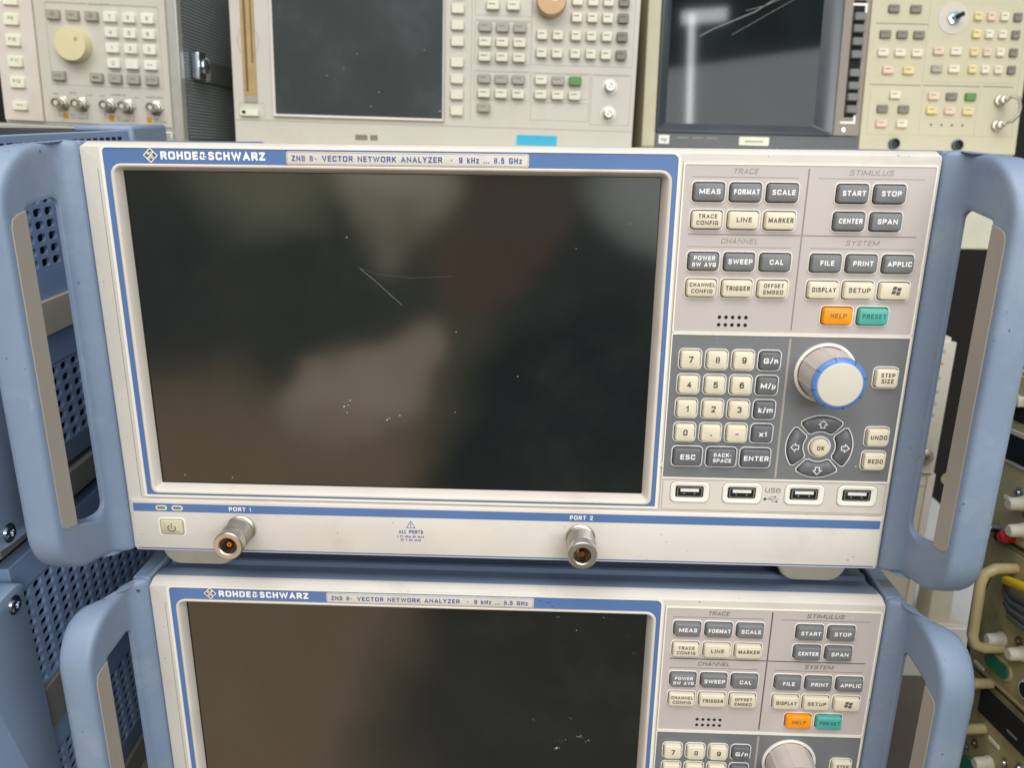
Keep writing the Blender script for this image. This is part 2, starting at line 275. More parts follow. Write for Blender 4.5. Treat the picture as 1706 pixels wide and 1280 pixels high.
class MB:
    def __init__(s): s.v = []; s.f = []; s.mi = []; s.mats = []
    def m(s, name):
        if name not in s.mats: s.mats.append(name)
        return s.mats.index(name)
    def add(s, vs, fs, mt):
        b = len(s.v); k = s.m(mt); s.v += [tuple(v) for v in vs]
        for f in fs: s.f.append(tuple(b + i for i in f)); s.mi.append(k)
    def loft(s, rings, mt, cap0=False, cap1=True, closed=False):
        n = len(rings[0]); vs = [p for r in rings for p in r]; fs = []
        m_ = len(rings); rng = m_ if closed else m_ - 1
        for i in range(rng):
            a = i * n; b = ((i + 1) % m_) * n
            for j in range(n): fs.append((a + j, a + (j + 1) % n, b + (j + 1) % n, b + j))
        if cap0: fs.append(tuple(reversed(range(n))))
        if cap1: fs.append(tuple(range((m_ - 1) * n, m_ * n)))
        s.add(vs, fs, mt)
    def xz(s, levels, mt, cap0=False, cap1=True):
        """levels: list of (outline, y)"""
        s.loft([[(x, y, z) for x, z in o] for o, y in levels], mt, cap0, cap1)
    def plate(s, o, y0, y1, mt): s.xz([(o, y1), (o, y0)], mt, True, True)
    def ringplate(s, oo, oi, yf, yb, mt):
        s.loft([[(x, yb, z) for x, z in oo], [(x, yf, z) for x, z in oo], [(x, yf, z) for x, z in oi], [(x, yb, z) for x, z in oi]], mt, False, False, True)
    def box(s, x0, x1, y0, y1, z0, z1, mt):
        vs = [(x, y, z) for z in (z0, z1) for y in (y0, y1) for x in (x0, x1)]
        s.add(vs, [(0, 2, 3, 1), (4, 5, 7, 6), (0, 1, 5, 4), (2, 6, 7, 3), (0, 4, 6, 2), (1, 3, 7, 5)], mt)
    def lathe(s, o, ax, prof, mt, n=32, cap0=True, cap1=True):
        ax = Vector(ax).normalized(); t = Vector((0, 0, 1)) if abs(ax.z) < .9 else Vector((1, 0, 0))
        u = ax.cross(t).normalized(); w = ax.cross(u); o = Vector(o)
        rings = [[tuple(o + ax * d + (u * math.cos(2 * math.pi * i / n) + w * math.sin(2 * math.pi * i / n)) * r) for i in range(n)] for r, d in prof]
        s.loft(rings, mt, cap0, cap1)
    def tube(s, pts, r, mt, n=10):
        pts = [Vector(p) for p in pts]; rings = []; u = None
        for i, p in enumerate(pts):
            d = (pts[min(i + 1, len(pts) - 1)] - pts[max(i - 1, 0)]).normalized()
            if u is None:
                u = d.cross(Vector((0, 0, 1)) if abs(d.z) < .9 else Vector((1, 0, 0))).normalized()
            u = (u - d * u.dot(d)).normalized(); w = d.cross(u)
            rings.append([tuple(p + (u * math.cos(2 * math.pi * k_ / n) + w * math.sin(2 * math.pi * k_ / n)) * r) for k_ in range(n)])
        s.loft(rings, mt, True, True)
    def stroke(s, pts, w, y, mt, closed=False, t=.05):
        """flat printed line in the xz plane, butt-mitred"""
        n = len(pts); L = []; Rr = []
        for i in range(n):
            p = Vector(pts[i]); a = Vector(pts[(i - 1) % n]) if (closed or i > 0) else None; b = Vector(pts[(i + 1) % n]) if (closed or i < n - 1) else None
            d1 = (p - a).normalized() if a is not None else (b - p).normalized(); d2 = (b - p).normalized() if b is not None else d1
            nn = Vector((-(d1.y + d2.y), d1.x + d2.x)); nn = nn.normalized() if nn.length > 1e-6 else Vector((-d1.y, d1.x))
            c = max(.5, nn.dot(Vector((-d1.y, d1.x)))); nn = nn * (w / 2 / c)
            L.append(p + nn); Rr.append(p - nn)
        vs = [(q.x, y, q.y) for q in L] + [(q.x, y, q.y) for q in Rr]
        fs = [(i, (i + 1) % n, n + (i + 1) % n, n + i) for i in range(n if closed else n - 1)]
        s.add(vs, fs, mt)
    def text(s, body, cx, cz, y, w, h, mt, bold=.018, shear=0.0, left=False):
        t = .25 if bold >= .04 else (.205 if bold >= .015 else .15)
        gap = .17 if bold >= .04 else .20
        wd = [(.38 if ch == ' ' else LETTERS[ch][0]) for ch in body]
        fix = sum(t for ch in body) + gap * .6 * (len(body) - 1); var_ = sum(max(0, q - t) for q in wd) + gap * .4 * (len(body) - 1)
        kx = ((w / h) - fix) / var_ if (w and var_ > .05) else .9
        kx = max(.25, kx)
        x = -(fix + kx * var_) / 2 if not left else 0
        ys = 0
        for ch, q in zip(body, wd):
            cw = max(0, q - t) * kx
            if ch != ' ':
                for st in LETTERS[ch][1].split('|'):
                    fl_ = st[0]; P = _pts(st.lstrip('~@'))
                    if fl_ in '~@': P = _round(P, fl_ == '@')
                    Q = [((x + t / 2 + px * cw) * h, (t / 2 + pz * (1 - t)) * h - h / 2) for px, pz in P]
                    if fl_ not in '~@':      # straight strokes end square, half a stroke beyond their last point
                        for e, f_ in ((0, 1), (-1, -2)):
                            d_ = Vector(Q[e]) - Vector(Q[f_]); d_ = d_.normalized() * (t * h / 2); Q[e] = (Q[e][0] + d_.x, Q[e][1] + d_.y)
                    s.stroke([(cx + px + pz * shear, cz + pz) for px, pz in Q], t * h * (.8 if ch in '&N8B' else 1), y - .004 * ys, mt, fl_ == '@')
                    ys = (ys + 1) % 7
            x += t + cw + gap * (.6 + .4 * kx)
    def build(s, name, parent=None, sharp=38, bevel=0, label=None):
        me = bpy.data.meshes.new(name); me.from_pydata([(a * MM, b * MM, c * MM) for a, b, c in s.v], [], s.f)
        for mn in s.mats: me.materials.append(MATS[mn])
        me.polygons.foreach_set('material_index', s.mi)
        me.polygons.foreach_set('use_smooth', [True] * len(s.f)); me.set_sharp_from_angle(angle=math.radians(sharp))
        me.update()
        o = bpy.data.objects.new(name, me); COL.objects.link(o)
        if parent: o.parent = parent
        if label: o['label'] = label
        if bevel:
            b = o.modifiers.new('bevel', 'BEVEL'); b.width = bevel * MM; b.segments = 2; b.limit_method = 'ANGLE'; b.angle_limit = math.radians(40)
        return o
def thing(name, label, cat, loc=(0, 0, 0), R=None, group=None):
    o = bpy.data.objects.new(name, None); o.empty_display_size = .02; COL.objects.link(o)
    M = Matrix.Identity(4) if R is None else Matrix(R).to_4x4()
    o.matrix_world = Matrix.Translation(Vector(loc) * MM) @ M
    o['label'] = label; o['category'] = cat
    if group: o['group'] = group
    return o
def tag(o, label, cat, group=None):
    o['label'] = label; o['category'] = cat
    if group: o['group'] = group
    return o

# ------------------------------------------------------------------ room
def structure(mb, name):
    o = mb.build(name); o['kind'] = 'structure'; return o
b = MB(); b.box(-2500, 3000, 1100, 1130, -900, 1600, 'wall_dark'); structure(b, 'wall')
b = MB(); b.box(-2500, 3000, -100, 1130, -930, -900, 'floor_brown'); structure(b, 'floor')

# ------------------------------------------------------------------ the analyzers in front
W, H = 426.0, 226.2
def key(parent, cx, cz, w, h, lines, cap, ink, hgt=3.2, name='key', label=None):
    b = MB(); g = .95
    o0 = rr(cx, cz, w - 2 * g, h - 2 * g, 1.5); o1 = rr(cx + .0, cz, w - 2 * g - .5, h - 2 * g - .5, 1.4)
    o2 = rr(cx, cz, w - 2 * g - .8, h - 2 * g - .8, 1.3); o3 = rr(cx, cz, w - 2 * g - 1.8, h - 2 * g - 1.8, 1.0)
    b.xz([(o0, 0), (o1, -hgt + .6), (o2, -hgt + .2), (o3, -hgt)], cap)
    y = -hgt - .04
    for (s_, tw, th, dx, dz) in lines:
        b.text(s_, cx + dx, cz + dz + .35, y, tw, th, ink)
    return b, y, name, label
DK, LT = 'key_dark', 'key_cream'
def T(s, w, h=2.45): return [(s, w, h, .15, .1)]
def T2(a, wa, c, wc, h=2.1): return [(a, wa, h, 0.1, 1.65), (c, wc, h, 0.1, -1.6)]
KEYS = [  # cx cz w h lines cap
 (314, -20.6, T('MEAS', 10.3), DK), (332, -20.6, T('FORMAT', 12.4), DK), (350, -20.6, T('SCALE', 11.2), DK),
 (314, -34.1, T2('TRACE', 9.3, 'CONFIG', 10.8), LT), (332, -34.1, T('LINE', 7.5), LT), (350, -34.1, T('MARKER', 12.2), LT),
 (384, -20.6, T('START', 11.2), DK), (402, -20.6, T('STOP', 9.5), DK), (384, -34, T('CENTER', 11.4), DK), (402, -34, T('SPAN', 9.7), DK),
 (314, -54.8, T2('POWER', 10.5, 'BW AVG', 11.8), DK), (332, -54.8, T('SWEEP', 12), DK), (350, -54.8, T('CAL', 6.8), DK),
 (314, -68.3, T2('CHANNEL', 12.8, 'CONFIG', 10.7), LT), (332, -68.3, T('TRIGGER', 12.2), LT), (350, -68.3, T2('OFFSET', 10, 'EMBED', 10), LT),
 (375.2, -54.8, T('FILE', 6.8), DK), (393, -54.8, T('PRINT', 10), DK), (411, -54.8, T('APPLIC', 11.9), DK),
 (375.2, -68.3, T('DISPLAY', 11.9), LT), (393, -68.3, T('SETUP', 10.9), LT), (411, -68.3, [], LT),
 (384.2, -81.6, T('HELP', 8.2), 'key_orange'), (402.2, -81.6, T('PRESET', 12), 'key_teal')]
NUM = [(311.4, -106.1, '7'), (325.2, -106.1, '8'), (338.9, -106.1, '9'), (311.4, -119.7, '4'), (325.2, -119.7, '5'), (338.9, -119.7, '6'),
       (311.4, -133.2, '1'), (325.2, -133.2, '2'), (338.9, -133.2, '3'), (311.4, -146.7, '0'), (325.2, -146.7, '.'), (338.9, -146.7, '-')]
MUL = [(352.6, -106.1, 'G/n', 7.3), (352.6, -119.7, 'M/µ', 7.7), (352.6, -133.2, 'k/m', 7.5), (352.6, -146.7, 'x1', 4)]
NCX, NCZ = 384.2, -153.7
def sector(a0, a1, r0, r1, rc=1.2, n=10):
    """rounded sector outline around the arrow pad centre"""
    P = []
    def arc(r, s_, e_, k_): return [(NCX + r * math.cos(math.radians(s_ + (e_ - s_) * i / k_)), NCZ + r * math.sin(math.radians(s_ + (e_ - s_) * i / k_))) for i in range(k_ + 1)]
    da = math.degrees(rc / r1); db = math.degrees(rc / r0)
    P += arc(r1, a0 + da, a1 - da, n); P += arc(r1 - rc, a1, a1, 1)[:1]
    P += arc(r0 + rc, a1, a1, 1)[:1]; P += arc(r0, a1 - db, a0 + db, n)
    P += arc(r0 + rc, a0, a0, 1)[:1]; P += arc(r1 - rc, a0, a0, 1)[:1]
    return P
def arrow(cx, cz, ang, s=1.0):
    base = [(0, 2.3), (2.3, 0), (1.1, 0), (1.1, -1.8), (-1.1, -1.8), (-1.1, 0), (-2.3, 0)]
    ca, sa = math.cos(math.radians(ang)), math.sin(math.radians(ang))
    return [(cx + s * (x * ca - z * sa), cz + s * (x * sa + z * ca)) for x, z in base]

def rounded_quad(C, R, side=6, arc=8):
    """C: four corners, R radii; returns loop with arc+1 points per corner and side-1 between"""
    P = []
    n = 4; A = []
    for i in range(n):
        p = Vector(C[i]); a = Vector(C[i - 1]); b_ = Vector(C[(i + 1) % n])
        u = (a - p).normalized(); w = (b_ - p).normalized(); th = math.acos(max(-1, min(1, u.dot(w))))
        t = R[i] / math.tan(th / 2); bis = (u + w).normalized(); cc = p + bis * (R[i] / math.sin(th / 2))
        s0 = p + u * t; s1 = p + w * t; pts = []
        a0 = math.atan2(s0.y - cc.y, s0.x - cc.x); a1 = math.atan2(s1.y - cc.y, s1.x - cc.x)
        while a1 - a0 > math.pi: a1 -= 2 * math.pi
        while a1 - a0 < -math.pi: a1 += 2 * math.pi
        for k_ in range(arc + 1):
            q = a0 + (a1 - a0) * k_ / arc; pts.append((cc.x + R[i] * math.cos(q), cc.y + R[i] * math.sin(q)))
        A.append(pts)
    for i in range(n):
        P += A[i]; e = Vector(A[i][-1]); s_ = Vector(A[(i + 1) % n][0])
        for k_ in range(1, side): P.append(tuple(e + (s_ - e) * (k_ / side)))
    return P
def interp(tab, x):
    if x >= tab[0][0]: return tab[0][1]
    for (x0, y0), (x1, y1) in zip(tab, tab[1:]):
        if x >= x1: return y0 + (y1 - y0) * (x0 - x) / (x0 - x1)
    return tab[-1][1]
def sm(tab, x): return (interp(tab, x - .8) + interp(tab, x) * 2 + interp(tab, x + .8)) / 4
XIN = [(3, .8), (1.2, 1.6), (0, 4.5), (-2, 8.2), (-5, 9.8), (-10, 10.3), (-32, 11.3), (-42, 12.8), (-50, 13.6)]
XOUT = [(4, 11.6), (-5, 11.8), (-8, 13), (-16, 21), (-24, 28.5), (-32, 31), (-50, 31.5)]
def handle(parent, side, worn_label):
    X = (lambda x: W + x) if side > 0 else (lambda x: -x)
    def outer(i): return rounded_quad([(4, 0.3 - i), (-46 + i, -4.0 - i), (-46 + i, -219 + i), (4, -229 + i)], [.6, max(8, 30 - i), max(8, 27 - i), .6], 20, 9)
    hole = rounded_quad([(-6, -26), (-32, -30), (-30.2, -196), (-6, -204)], [5, 3.0, 2.5, 8], 20, 9)
    b = MB(); rings = []
    def ring(loop, fx): rings.append([(X(fx(y)), y, z) for y, z in loop])
    def mixl(a, c, t): return [(p[0] + (q[0] - p[0]) * t, p[1] + (q[1] - p[1]) * t) for p, q in zip(a, c)]
    xi = lambda y: sm(XIN, y); xo = lambda y: sm(XOUT, y)
    ring(hole, lambda y: xo(y)); ring(hole, lambda y: (xi(y) + xo(y)) / 2); ring(hole, lambda y: xi(y) + .3)
    h1 = mixl(hole, outer(3.6), .03); ring(h1, xi)
    for t in (.12, .24, .36, .48, .6, .7, .8, .9, 1.0): ring(mixl(hole, outer(3.6), t), xi)
    ring(outer(2.1), lambda y: xi(y) + .25); ring(outer(1.0), lambda y: xi(y) + .9); ring(outer(.3), lambda y: xi(y) + 2.0); ring(outer(0), lambda y: xi(y) + 3.4)
    ring(outer(-.35), lambda y: (xi(y) + xo(y)) / 2 + 1); ring(outer(0), lambda y: xo(y) - 4.5); ring(outer(.9), lambda y: xo(y) - 1.8); ring(outer(2.6), lambda y: xo(y) - .4); ring(outer(4.5), xo)
    ring(mixl(hole, outer(4.5), .5), xo)
    b.loft(rings, 'handle_blue', False, False, True)
    hd = b.build('handle', parent, sharp=60, label=worn_label)
    g = MB(); o = [(-31.7, -31.5), (-37.5, -33.0), (-40.8, -35.0), (-42, -39), (-42, -190), (-41, -193.2), (-38.5, -194.6), (-31.0, -195.2)]
    r1 = [(X(xi(y) - .35), y, z) for y, z in o]; r2 = [(X(xi(y) + 9), y, z) for y, z in o]
    g.loft([r2, r1], 'grip', True, True); g.build('grip_inlay', hd, bevel=.3)
    return hd

def connector(parent, cx, cz):
    b = MB()
    b.lathe((cx, 0, cz), (0, -1, 0), [(9.0, 0), (9.0, .25)], 'well', 40)
    b.lathe((cx, 0, cz), (0, -1, 0), [(8.2, 0), (8.2, 2.8), (7.6, 3.4), (6.9, 3.6), (6.9, 6.2)], 'nickel', 40)
    prof = [(7.0, 6.2)]; d = 6.4
    while d < 15.5: prof += [(7.85, d), (7.85, d + .35), (7.05, d + .6), (7.05, d + .8)]; d += 1.05
    prof += [(6.9, 15.8), (6.9, 16.6), (7.9, 16.9), (8.0, 17.3), (8.0, 22.3), (7.5, 23.0), (5.3, 23.0), (4.7, 22.6), (4.6, 12.0)]
    b.lathe((cx, 0, cz), (0, -1, 0), prof, 'nickel', 44, False, False)
    b.lathe((cx, 0, cz), (0, -1, 0), [(4.6, 12.0), (0.05, 12.0)], 'bore_brown', 44, False, False)
    c = b.build('coaxial_port', parent, sharp=30)
    g = MB(); g.lathe((cx, 0, cz), (0, -1, 0), [(1.6, 14), (1.6, 20.4), (1.3, 20.8), (.6, 20.8), (.6, 18)], 'gold', 20, False, True)
    g.build('centre_contact', c)

def usb(parent, cx, cz):
    b = MB()
    b.xz([(rr(cx, cz, 21.4, 12, 3), -.28), (rr(cx, cz, 21.4, 12, 3), -.6), (rr(cx, cz, 20.4, 11, 2.6), -1.0), (rr(cx, cz, 18.6, 9.4, 2.0), -1.0),
          (rr(cx - .2, cz + .35, 15.4, 6.6, .9), -.45)], 'cream_edge', False, False)
    b.plate(rr(cx - .2, cz + .35, 15.6, 6.8, .8), -.44, -.3, 'well')
    f = b.build('usb_port', parent, sharp=30)
    s = MB(); x, z = cx - .2, cz + .35
    s.ringplate(rr(x, z, 13.8, 5.8, .9), rr(x, z, 12.6, 4.6, .6), -1.05, -.4, 'nickel'); s.build('shell', f)
    t = MB(); t.box(x - 5.0, x + 5.0, -1.0, -.4, z + .2, z + 1.9, 'rim_white'); t.build('tongue', f)
    q = MB()
    for dx in (-3, 2.8): q.box(x + dx - .45, x + dx + .45, -.8, -.4, z - 1.5, z - .5, 'nickel')
    q.build('contact_spring', f)

DUST = [(241.2, -112.0, 14, .9, .5), (254.9, -102.1, 9, 1.3, .34), (260.6, -105.4, 4, .8, .3), (240, -18.7, 4, .5, .35), (266.6, -18.4, 2, .5, .3), (250.5, -27.7, 3, .9, .2), (227, -91, 3, 1.2, .2), (249, -89, 2, .8, .2), (284.7, -42, 5, 1.5, .22), (243, -107, 5, 2.5, .25)]
def analyzer(name, label, loc, top, ink, label_ink):
    A = thing(name, label, 'network analyzer', loc)
    # --- casing: deck, rails
    b = MB()
    b.box(1, W - 1, 14, 285, -H + 1, -3.2, 'casing_blue')
    deck = [(6.6, -2.8), (6.8, -.9), (7.8, -.1), (9, 0), (16.5, 0), (17.2, -.4), (17.6, -3.1), (27, -3.1), (27.6, -.4), (28.2, -.1), (31, -.1), (31.6, -1.2), (284, -1.2), (284, -3.2), (6.6, -3.2)]
    x0, x1 = 2.2, W - 2.2
    n = len(deck); vs = [(x0, y, z) for y, z in deck] + [(x1, y, z) for y, z in deck]
    b.add(vs, [(i, (i + 1) % n, n + (i + 1) % n, n + i) for i in range(n)] + [tuple(range(n)), tuple(reversed(range(n, 2 * n)))], 'casing_blue')
    b.box(1.4, W - 1.4, 8.5, 14, -H + 1, -3.2, 'navy')
    b.build('casing', A, sharp=50)
    for s_ in (-1, 1):
        b = MB(); xa, xb = (W + .8, W + 11) if s_ > 0 else (-11, -.8)
        b.box(xa, xb, 4.2, 285, -228.5, .3, 'handle_blue'); b.build('side_rail', A, bevel=1.2)
    if not top:
        b = MB(); b.box(W + 3, W + 10, 16, 24, .32, .45, 'rail_grey'); b.build('sticker', A)
    handle(A, -1, None); handle(A, 1, 'handle with small dark scuffs along its front')
    # --- front panel
    b = MB(); r4 = (1.5, 1.5, 1.5, 1.5)
    hole = rrb(16.3, 295, -11.2, -189.4, (5, 5, 3, 3))
    b.loft([[(x, 14, z) for x, z in rrb(.6, W - .6, -.4, -H + .3, 2)], [(x, 6.2, z) for x, z in rrb(.2, W - .2, 0, -H, 2)],
            [(x, 5.2, z) for x, z in rrb(.2, W - .2, -.3, -H, 2)], [(x, .5, z) for x, z in rrb(.6, W - .6, -2.0, -H + .2, 1.6)],
            [(x, 0, z) for x, z in rrb(1.4, W - 1.4, -2.5, -H + .6, 1.2)], [(x, 0, z) for x, z in hole],
            [(x, 6, z) for x, z in hole]], 'cream', False, False)
    # raised screen surround edge
    so = rrb(10.9, 299.7, -1.75, -192.6, (4, 3, 1, 1)); si = rrb(12.4, 298.3, -2.9, -191.4, (3, 2, .4, .4))
    b.ringplate(so, si, -.7, 0, 'cream_edge')
    b.stroke([(8.8, -13), (8.6, -193)], .35, -.03, 'groove'); b.stroke([(9.0, -193.6), (423, -193.9)], .4, -.03, 'groove')
    b.stroke([(300.7, -6), (300.7, -193)], .3, -.03, 'groove')
    # printed field lines around keypads
    b.ringplate(rrb(301.0, 424.0, -6.9, -91.9, 1.2), rrb(301.7, 423.2, -7.5, -91.3, .8), -.55, 0, 'cream_edge')
    b.ringplate(rrb(300.9, 424.2, -92.1, -174.2, .8), rrb(301.5, 423.4, -93, -173.4, .4), -.55, 0, 'cream_edge')
    # lower strip
    b.xz([(rrb(2.4, 424.2, -194.3, -226.2, .6), 0), (rrb(2.6, 424, -194.5, -226.0, .6), -1.1), (rrb(3.1, 423.5, -194.9, -225.7, .4), -1.4)], 'cream')
    b.build('front_panel', A, sharp=32)
    b = MB(); b.ringplate(si, rrb(15.3, 296, -10.3, -190.4, (6, 6, 3.6, 3.6)), -.35, 0, 'blue_print')
    # maker's lettering
    b.text('ROHDE&SCHWARZ', 67.9, -6.35, -.45, 52.6, 3.9, 'white_ink', .045)
    dcx, dcz = 36.5, -6.4
    def dia(r): return [(dcx, dcz + r), (dcx + r, dcz), (dcx, dcz - r), (dcx - r, dcz)]
    b.add([(x, -.43, z) for x, z in dia(3.7)], [(0, 1, 2, 3)], 'white_ink')
    b.add([(x, -.47, z) for x, z in dia(3.05)], [(0, 1, 2, 3)], 'grey_ink')
    b.stroke([(dcx - 1.55, dcz - 1.55), (dcx + 1.55, dcz + 1.55)], .5, -.5, 'white_ink')
    b.text('R', dcx - .95, dcz + .85, -.52, 1.3, 1.5, 'white_ink', .03); b.text('S', dcx + .95, dcz - .85, -.52, 1.2, 1.5, 'white_ink', .03)
    b.stroke([(dcx - .9, dcz - 2.0), (dcx + .3, dcz - .7)], .3, -.5, 'white_ink'); b.stroke([(dcx - .2, dcz + .9), (dcx + .9, dcz + 1.9)], .3, -.5, 'white_ink')
    b.build('screen_surround', A, sharp=30)
    b = MB()
    b.xz([(rrb(104.8, 225.2, -3.7, -10.2, 1.2), -.34), (rrb(104.8, 225.2, -3.7, -10.2, 1.2), -.7), (rrb(105.2, 224.8, -4.1, -9.8, 1.0), -.8)], 'cream')
    b.stroke(rrb(105.3, 224.7, -4.2, -9.7, .9), .25, -.83, 'groove', True)
    b.text('ZNB 8', 112.9, -7.0, -.85, 10.6, 2.75, 'blue_ink', .02); b.text('·', 119.6, -7.0, -.85, .5, 2.75, 'blue_ink')
    b.text('VECTOR NETWORK ANALYZER', 152.6, -7.0, -.85, 59.6, 2.75, 'blue_ink', .02); b.text('·', 187.0, -7.0, -.85, .5, 2.75, 'blue_ink')
    b.text('9 kHz ... 8.5 GHz', 206.2, -7.0, -.85, 31.0, 2.75, 'blue_ink', .02)
    b.build('nameplate', A, sharp=30)
    if not top:
        b = MB()
        for x, z, l_ in ((232, -6, 2.4), (235, -8.5, 1.2), (228, -5.2, .8), (239, -7, .6)): b.stroke([(x, z), (x + l_, z - .4), (x + l_ * 1.4, z + .2)], .22, -.42, 'navy')
        for x, z, r_ in ((4.5, -52, .4), (5.2, -55, .25), (320, -3.4, .5), (6.4, -30, .3), (424.6, -66, .5), (424.4, -84, .4)): b.plate([(x + r_ * math.cos(a), z + r_ * 1.4 * math.sin(a)) for a in (0, 1, 2.1, 3, 4.2, 5.2)], -.06, 0, 'grip')
        b.build('paint_chips', A)
    else:
        b = MB()
        for x, z, r_ in ((299.9, -166.5, .7), (300.4, -165.4, .5), (301, -167.0, .45)): b.plate([(x + r_ * math.cos(a), z + r_ * .8 * math.sin(a)) for a in (0, 1, 2.1, 3, 4.2, 5.2)], -1.1, -.5, 'sticker_white')
        for x, z, r_ in ((404, -2.2, .4), (409, -2.6, .3), (2.0, -60, .3), (424.8, -30, .3)): b.plate([(x + r_ * math.cos(a) * 1.6, z + r_ * math.sin(a) * .5) for a in (0, 1, 2.1, 3, 4.2, 5.2)], -.08, 0, 'grip')
        b.build('paint_chips', A)
    # inner bezel and screen
    b = MB()
    b.loft([[(x, 1, z) for x, z in hole], [(x, -.9, z) for x, z in rrb(15.5, 295.8, -10.5, -190.2, (5.6, 5.6, 3.4, 3.4))],
            [(x, -1.25, z) for x, z in rrb(16.1, 295.2, -11.0, -189.6, (5.2, 5.2, 3.2, 3.2))], [(x, -1.1, z) for x, z in rrb(16.8, 294.5, -11.7, -188.9, (4.8, 4.8, 3, 3))],
            [(x, -.4, z) for x, z in rrb(17.4, 293.9, -12.2, -188.3, (4.2, 4.2, 2.6, 2.6))],
            [(x, 4.0, z) for x, z in rrb(19.6, 291.3, -14.0, -185.8, .6)], [(x, 4.6, z) for x, z in rrb(19.6, 291.3, -14.0, -185.8, .6)]], 'bezel_cream', False, False)
    b.build('screen_bezel', A, sharp=40)
    b = MB(); b.ringplate(rrb(19.2, 291.6, -13.6, -186.2, .6), rrb(20.3, 290.9, -14.4, -185.4, .6), 4.1, 5, 'black')
    b.plate(rrb(19.8, 291.2, -14.2, -185.7, .3), 4.3, 5.2, 'screen')
    def fl(x, z, s_): b.add([(x + s_ * math.cos(a), 4.27, z + s_ * .8 * math.sin(a + .4)) for a in (0, 1.3, 2.6, 4.1, 5.2)], [(0, 1, 2, 3, 4)], 'scratch')
    if top:
        b.stroke([(138.0, -62), (146, -68.5), (153, -75), (159.5, -81)], .075, 4.26, 'scratch'); b.stroke([(136.5, -61), (147, -64.8), (165, -66.5), (187, -65.4)], .055, 4.26, 'old_key_dark')
        for x, z, s_ in ((132, -46, .38), (188, -95, .35), (221, -119, .35), (187, -140, .3), (129.5, -134.5, .45), (126, -138, .5), (128.2, -137.2, .35), (149.5, -145.2, .5), (150.8, -144.3, .35), (156.6, -142.6, .4), (127.5, -141.5, .3),
                         (33, -181, .35), (60, -182, .3), (250, -50, .2), (277, -37, .2)): fl(x, z, s_)
    else:
        for x, z, n_, sp, r_ in DUST:
            for i in range(n_): fl(x + random.gauss(0, sp), z + random.gauss(0, sp * .5), random.uniform(.12, r_))
        for i in range(14): fl(random.uniform(60, 285), random.uniform(-100, -18), random.uniform(.08, .17))
    b.build('screen', A, sharp=30)
    # key fields
    b = MB(); b.plate(rrb(301.7, 423.2, -7.5, -91.3, .8), -.22, 0, 'mauve')
    y = -.27
    for hx in (302.6,): pass
    for s_, x, z, w in (('TRACE', 331.6, -10.5, 12), ('STIMULUS', 392.4, -10.6, 21), ('CHANNEL', 331.6, -44.5, 18.5), ('SYSTEM', 392.6, -44.6, 16.3)):
        b.text(s_, x, z, y, w, 2.6, label_ink, .006, .22)
    for x0_, x1_, z in ((305.5, 357.5, -13.4), (367, 418.4, -13.5), (305.5, 357.5, -47.5), (367, 418.4, -47.5)): b.stroke([(x0_, z), (x1_, z)], .28, y, label_ink)
    b.stroke([(305.5, -41.3), (361.6, -41.3)], .62, y, label_ink); b.stroke([(362.6, -41.3), (418.6, -41.3)], .62, y, label_ink)
    b.stroke([(362.1, -8.8), (362.1, -89.8)], .75, y, label_ink)
    for i in range(5):
        for z in (-83.5, -87.5): b.plate(circ(324.8 + 3.4 * i, z, .98, 14), -.25, -.2, 'well')
    for cx, cz, L_, cap in KEYS:
        b.plate(rr(cx, cz, 16, 9.9, 2.0), -.25, -.1, 'well')
        b.xz([(rr(cx, cz, 17.3, 10.9, 2.4), -.2), (rr(cx, cz, 17.0, 10.7, 2.3), -.6), (rr(cx, cz, 16.2, 9.9, 1.9), -.6), (rr(cx, cz, 15.8, 9.5, 1.8), -.2)], 'rim_cream', False, False)
    b.build('function_key_field', A, sharp=25)
    for i, (cx, cz, L_, cap) in enumerate(KEYS):
        kink = 'white_ink' if cap == DK else ink
        if cap == 'key_orange': kink = 'faint_ink'
        if cap == 'key_teal': kink = 'teal_ink'
        kb, yy, nm, _ = key(A, cx, cz, 17.0, 10.7, L_, cap, kink)
        if i == 21:    # flag of four waving panes
            for qx in (0, 1):
                for qz in (0, 1):
                    P = []
                    for u_, w_ in ((0, 0), (.33, 0), (.66, 0), (1, 0), (1, 1), (.66, 1), (.33, 1), (0, 1)):
                        x = -2.2 + 2.3 * qx + u_ * 2.0; z = -2.0 + 2.1 * qz + w_ * 1.8
                        P.append((cx + .6 + x + z * .15, yy, cz + .5 + z + .35 * math.sin((x + 2.2) * 1.4)))
                    kb.add(P, [tuple(range(8))], 'grey_ink')
        kb.build('key', A, sharp=50, label={'key_orange': 'orange help key', 'key_teal': 'teal preset key'}.get(cap))
    b = MB(); b.plate(rrb(301.5, 423.4, -93, -173.4, .4), -.22, 0, 'slate'); b.stroke([(362.4, -94.2), (362.7, -172.6)], 1.15, -.27, 'old_key_grey')
    small = [(x, z, 12.4, 11.6) for x, z, *_ in NUM] + [(x, z, 12.4, 11.6) for x, z, *_ in MUL] + [(313.8, -160.8, 17, 12.2), (332.2, -160.8, 17.2, 12.2), (350.5, -160.8, 17.2, 12.2)] + [(413.7, -114.2, 13.4, 12), (413.8, -147.1, 13.4, 11.6), (413.8, -160.8, 13.4, 11.6)]
    for cx, cz, w, h in small:
        b.plate(rr(cx, cz, w - 1, h - 1, 2.0), -.25, -.1, 'well')
        b.xz([(rr(cx, cz, w + .1, h + .1, 2.6), -.2), (rr(cx, cz, w, h, 2.5), -.6), (rr(cx, cz, w - .9, h - .9, 2.1), -.6), (rr(cx, cz, w - 1.2, h - 1.2, 2.0), -.2)], 'rim_white', False, False)
    secs = [(49, 131), (139, 221), (229, 311), (319, 401)]
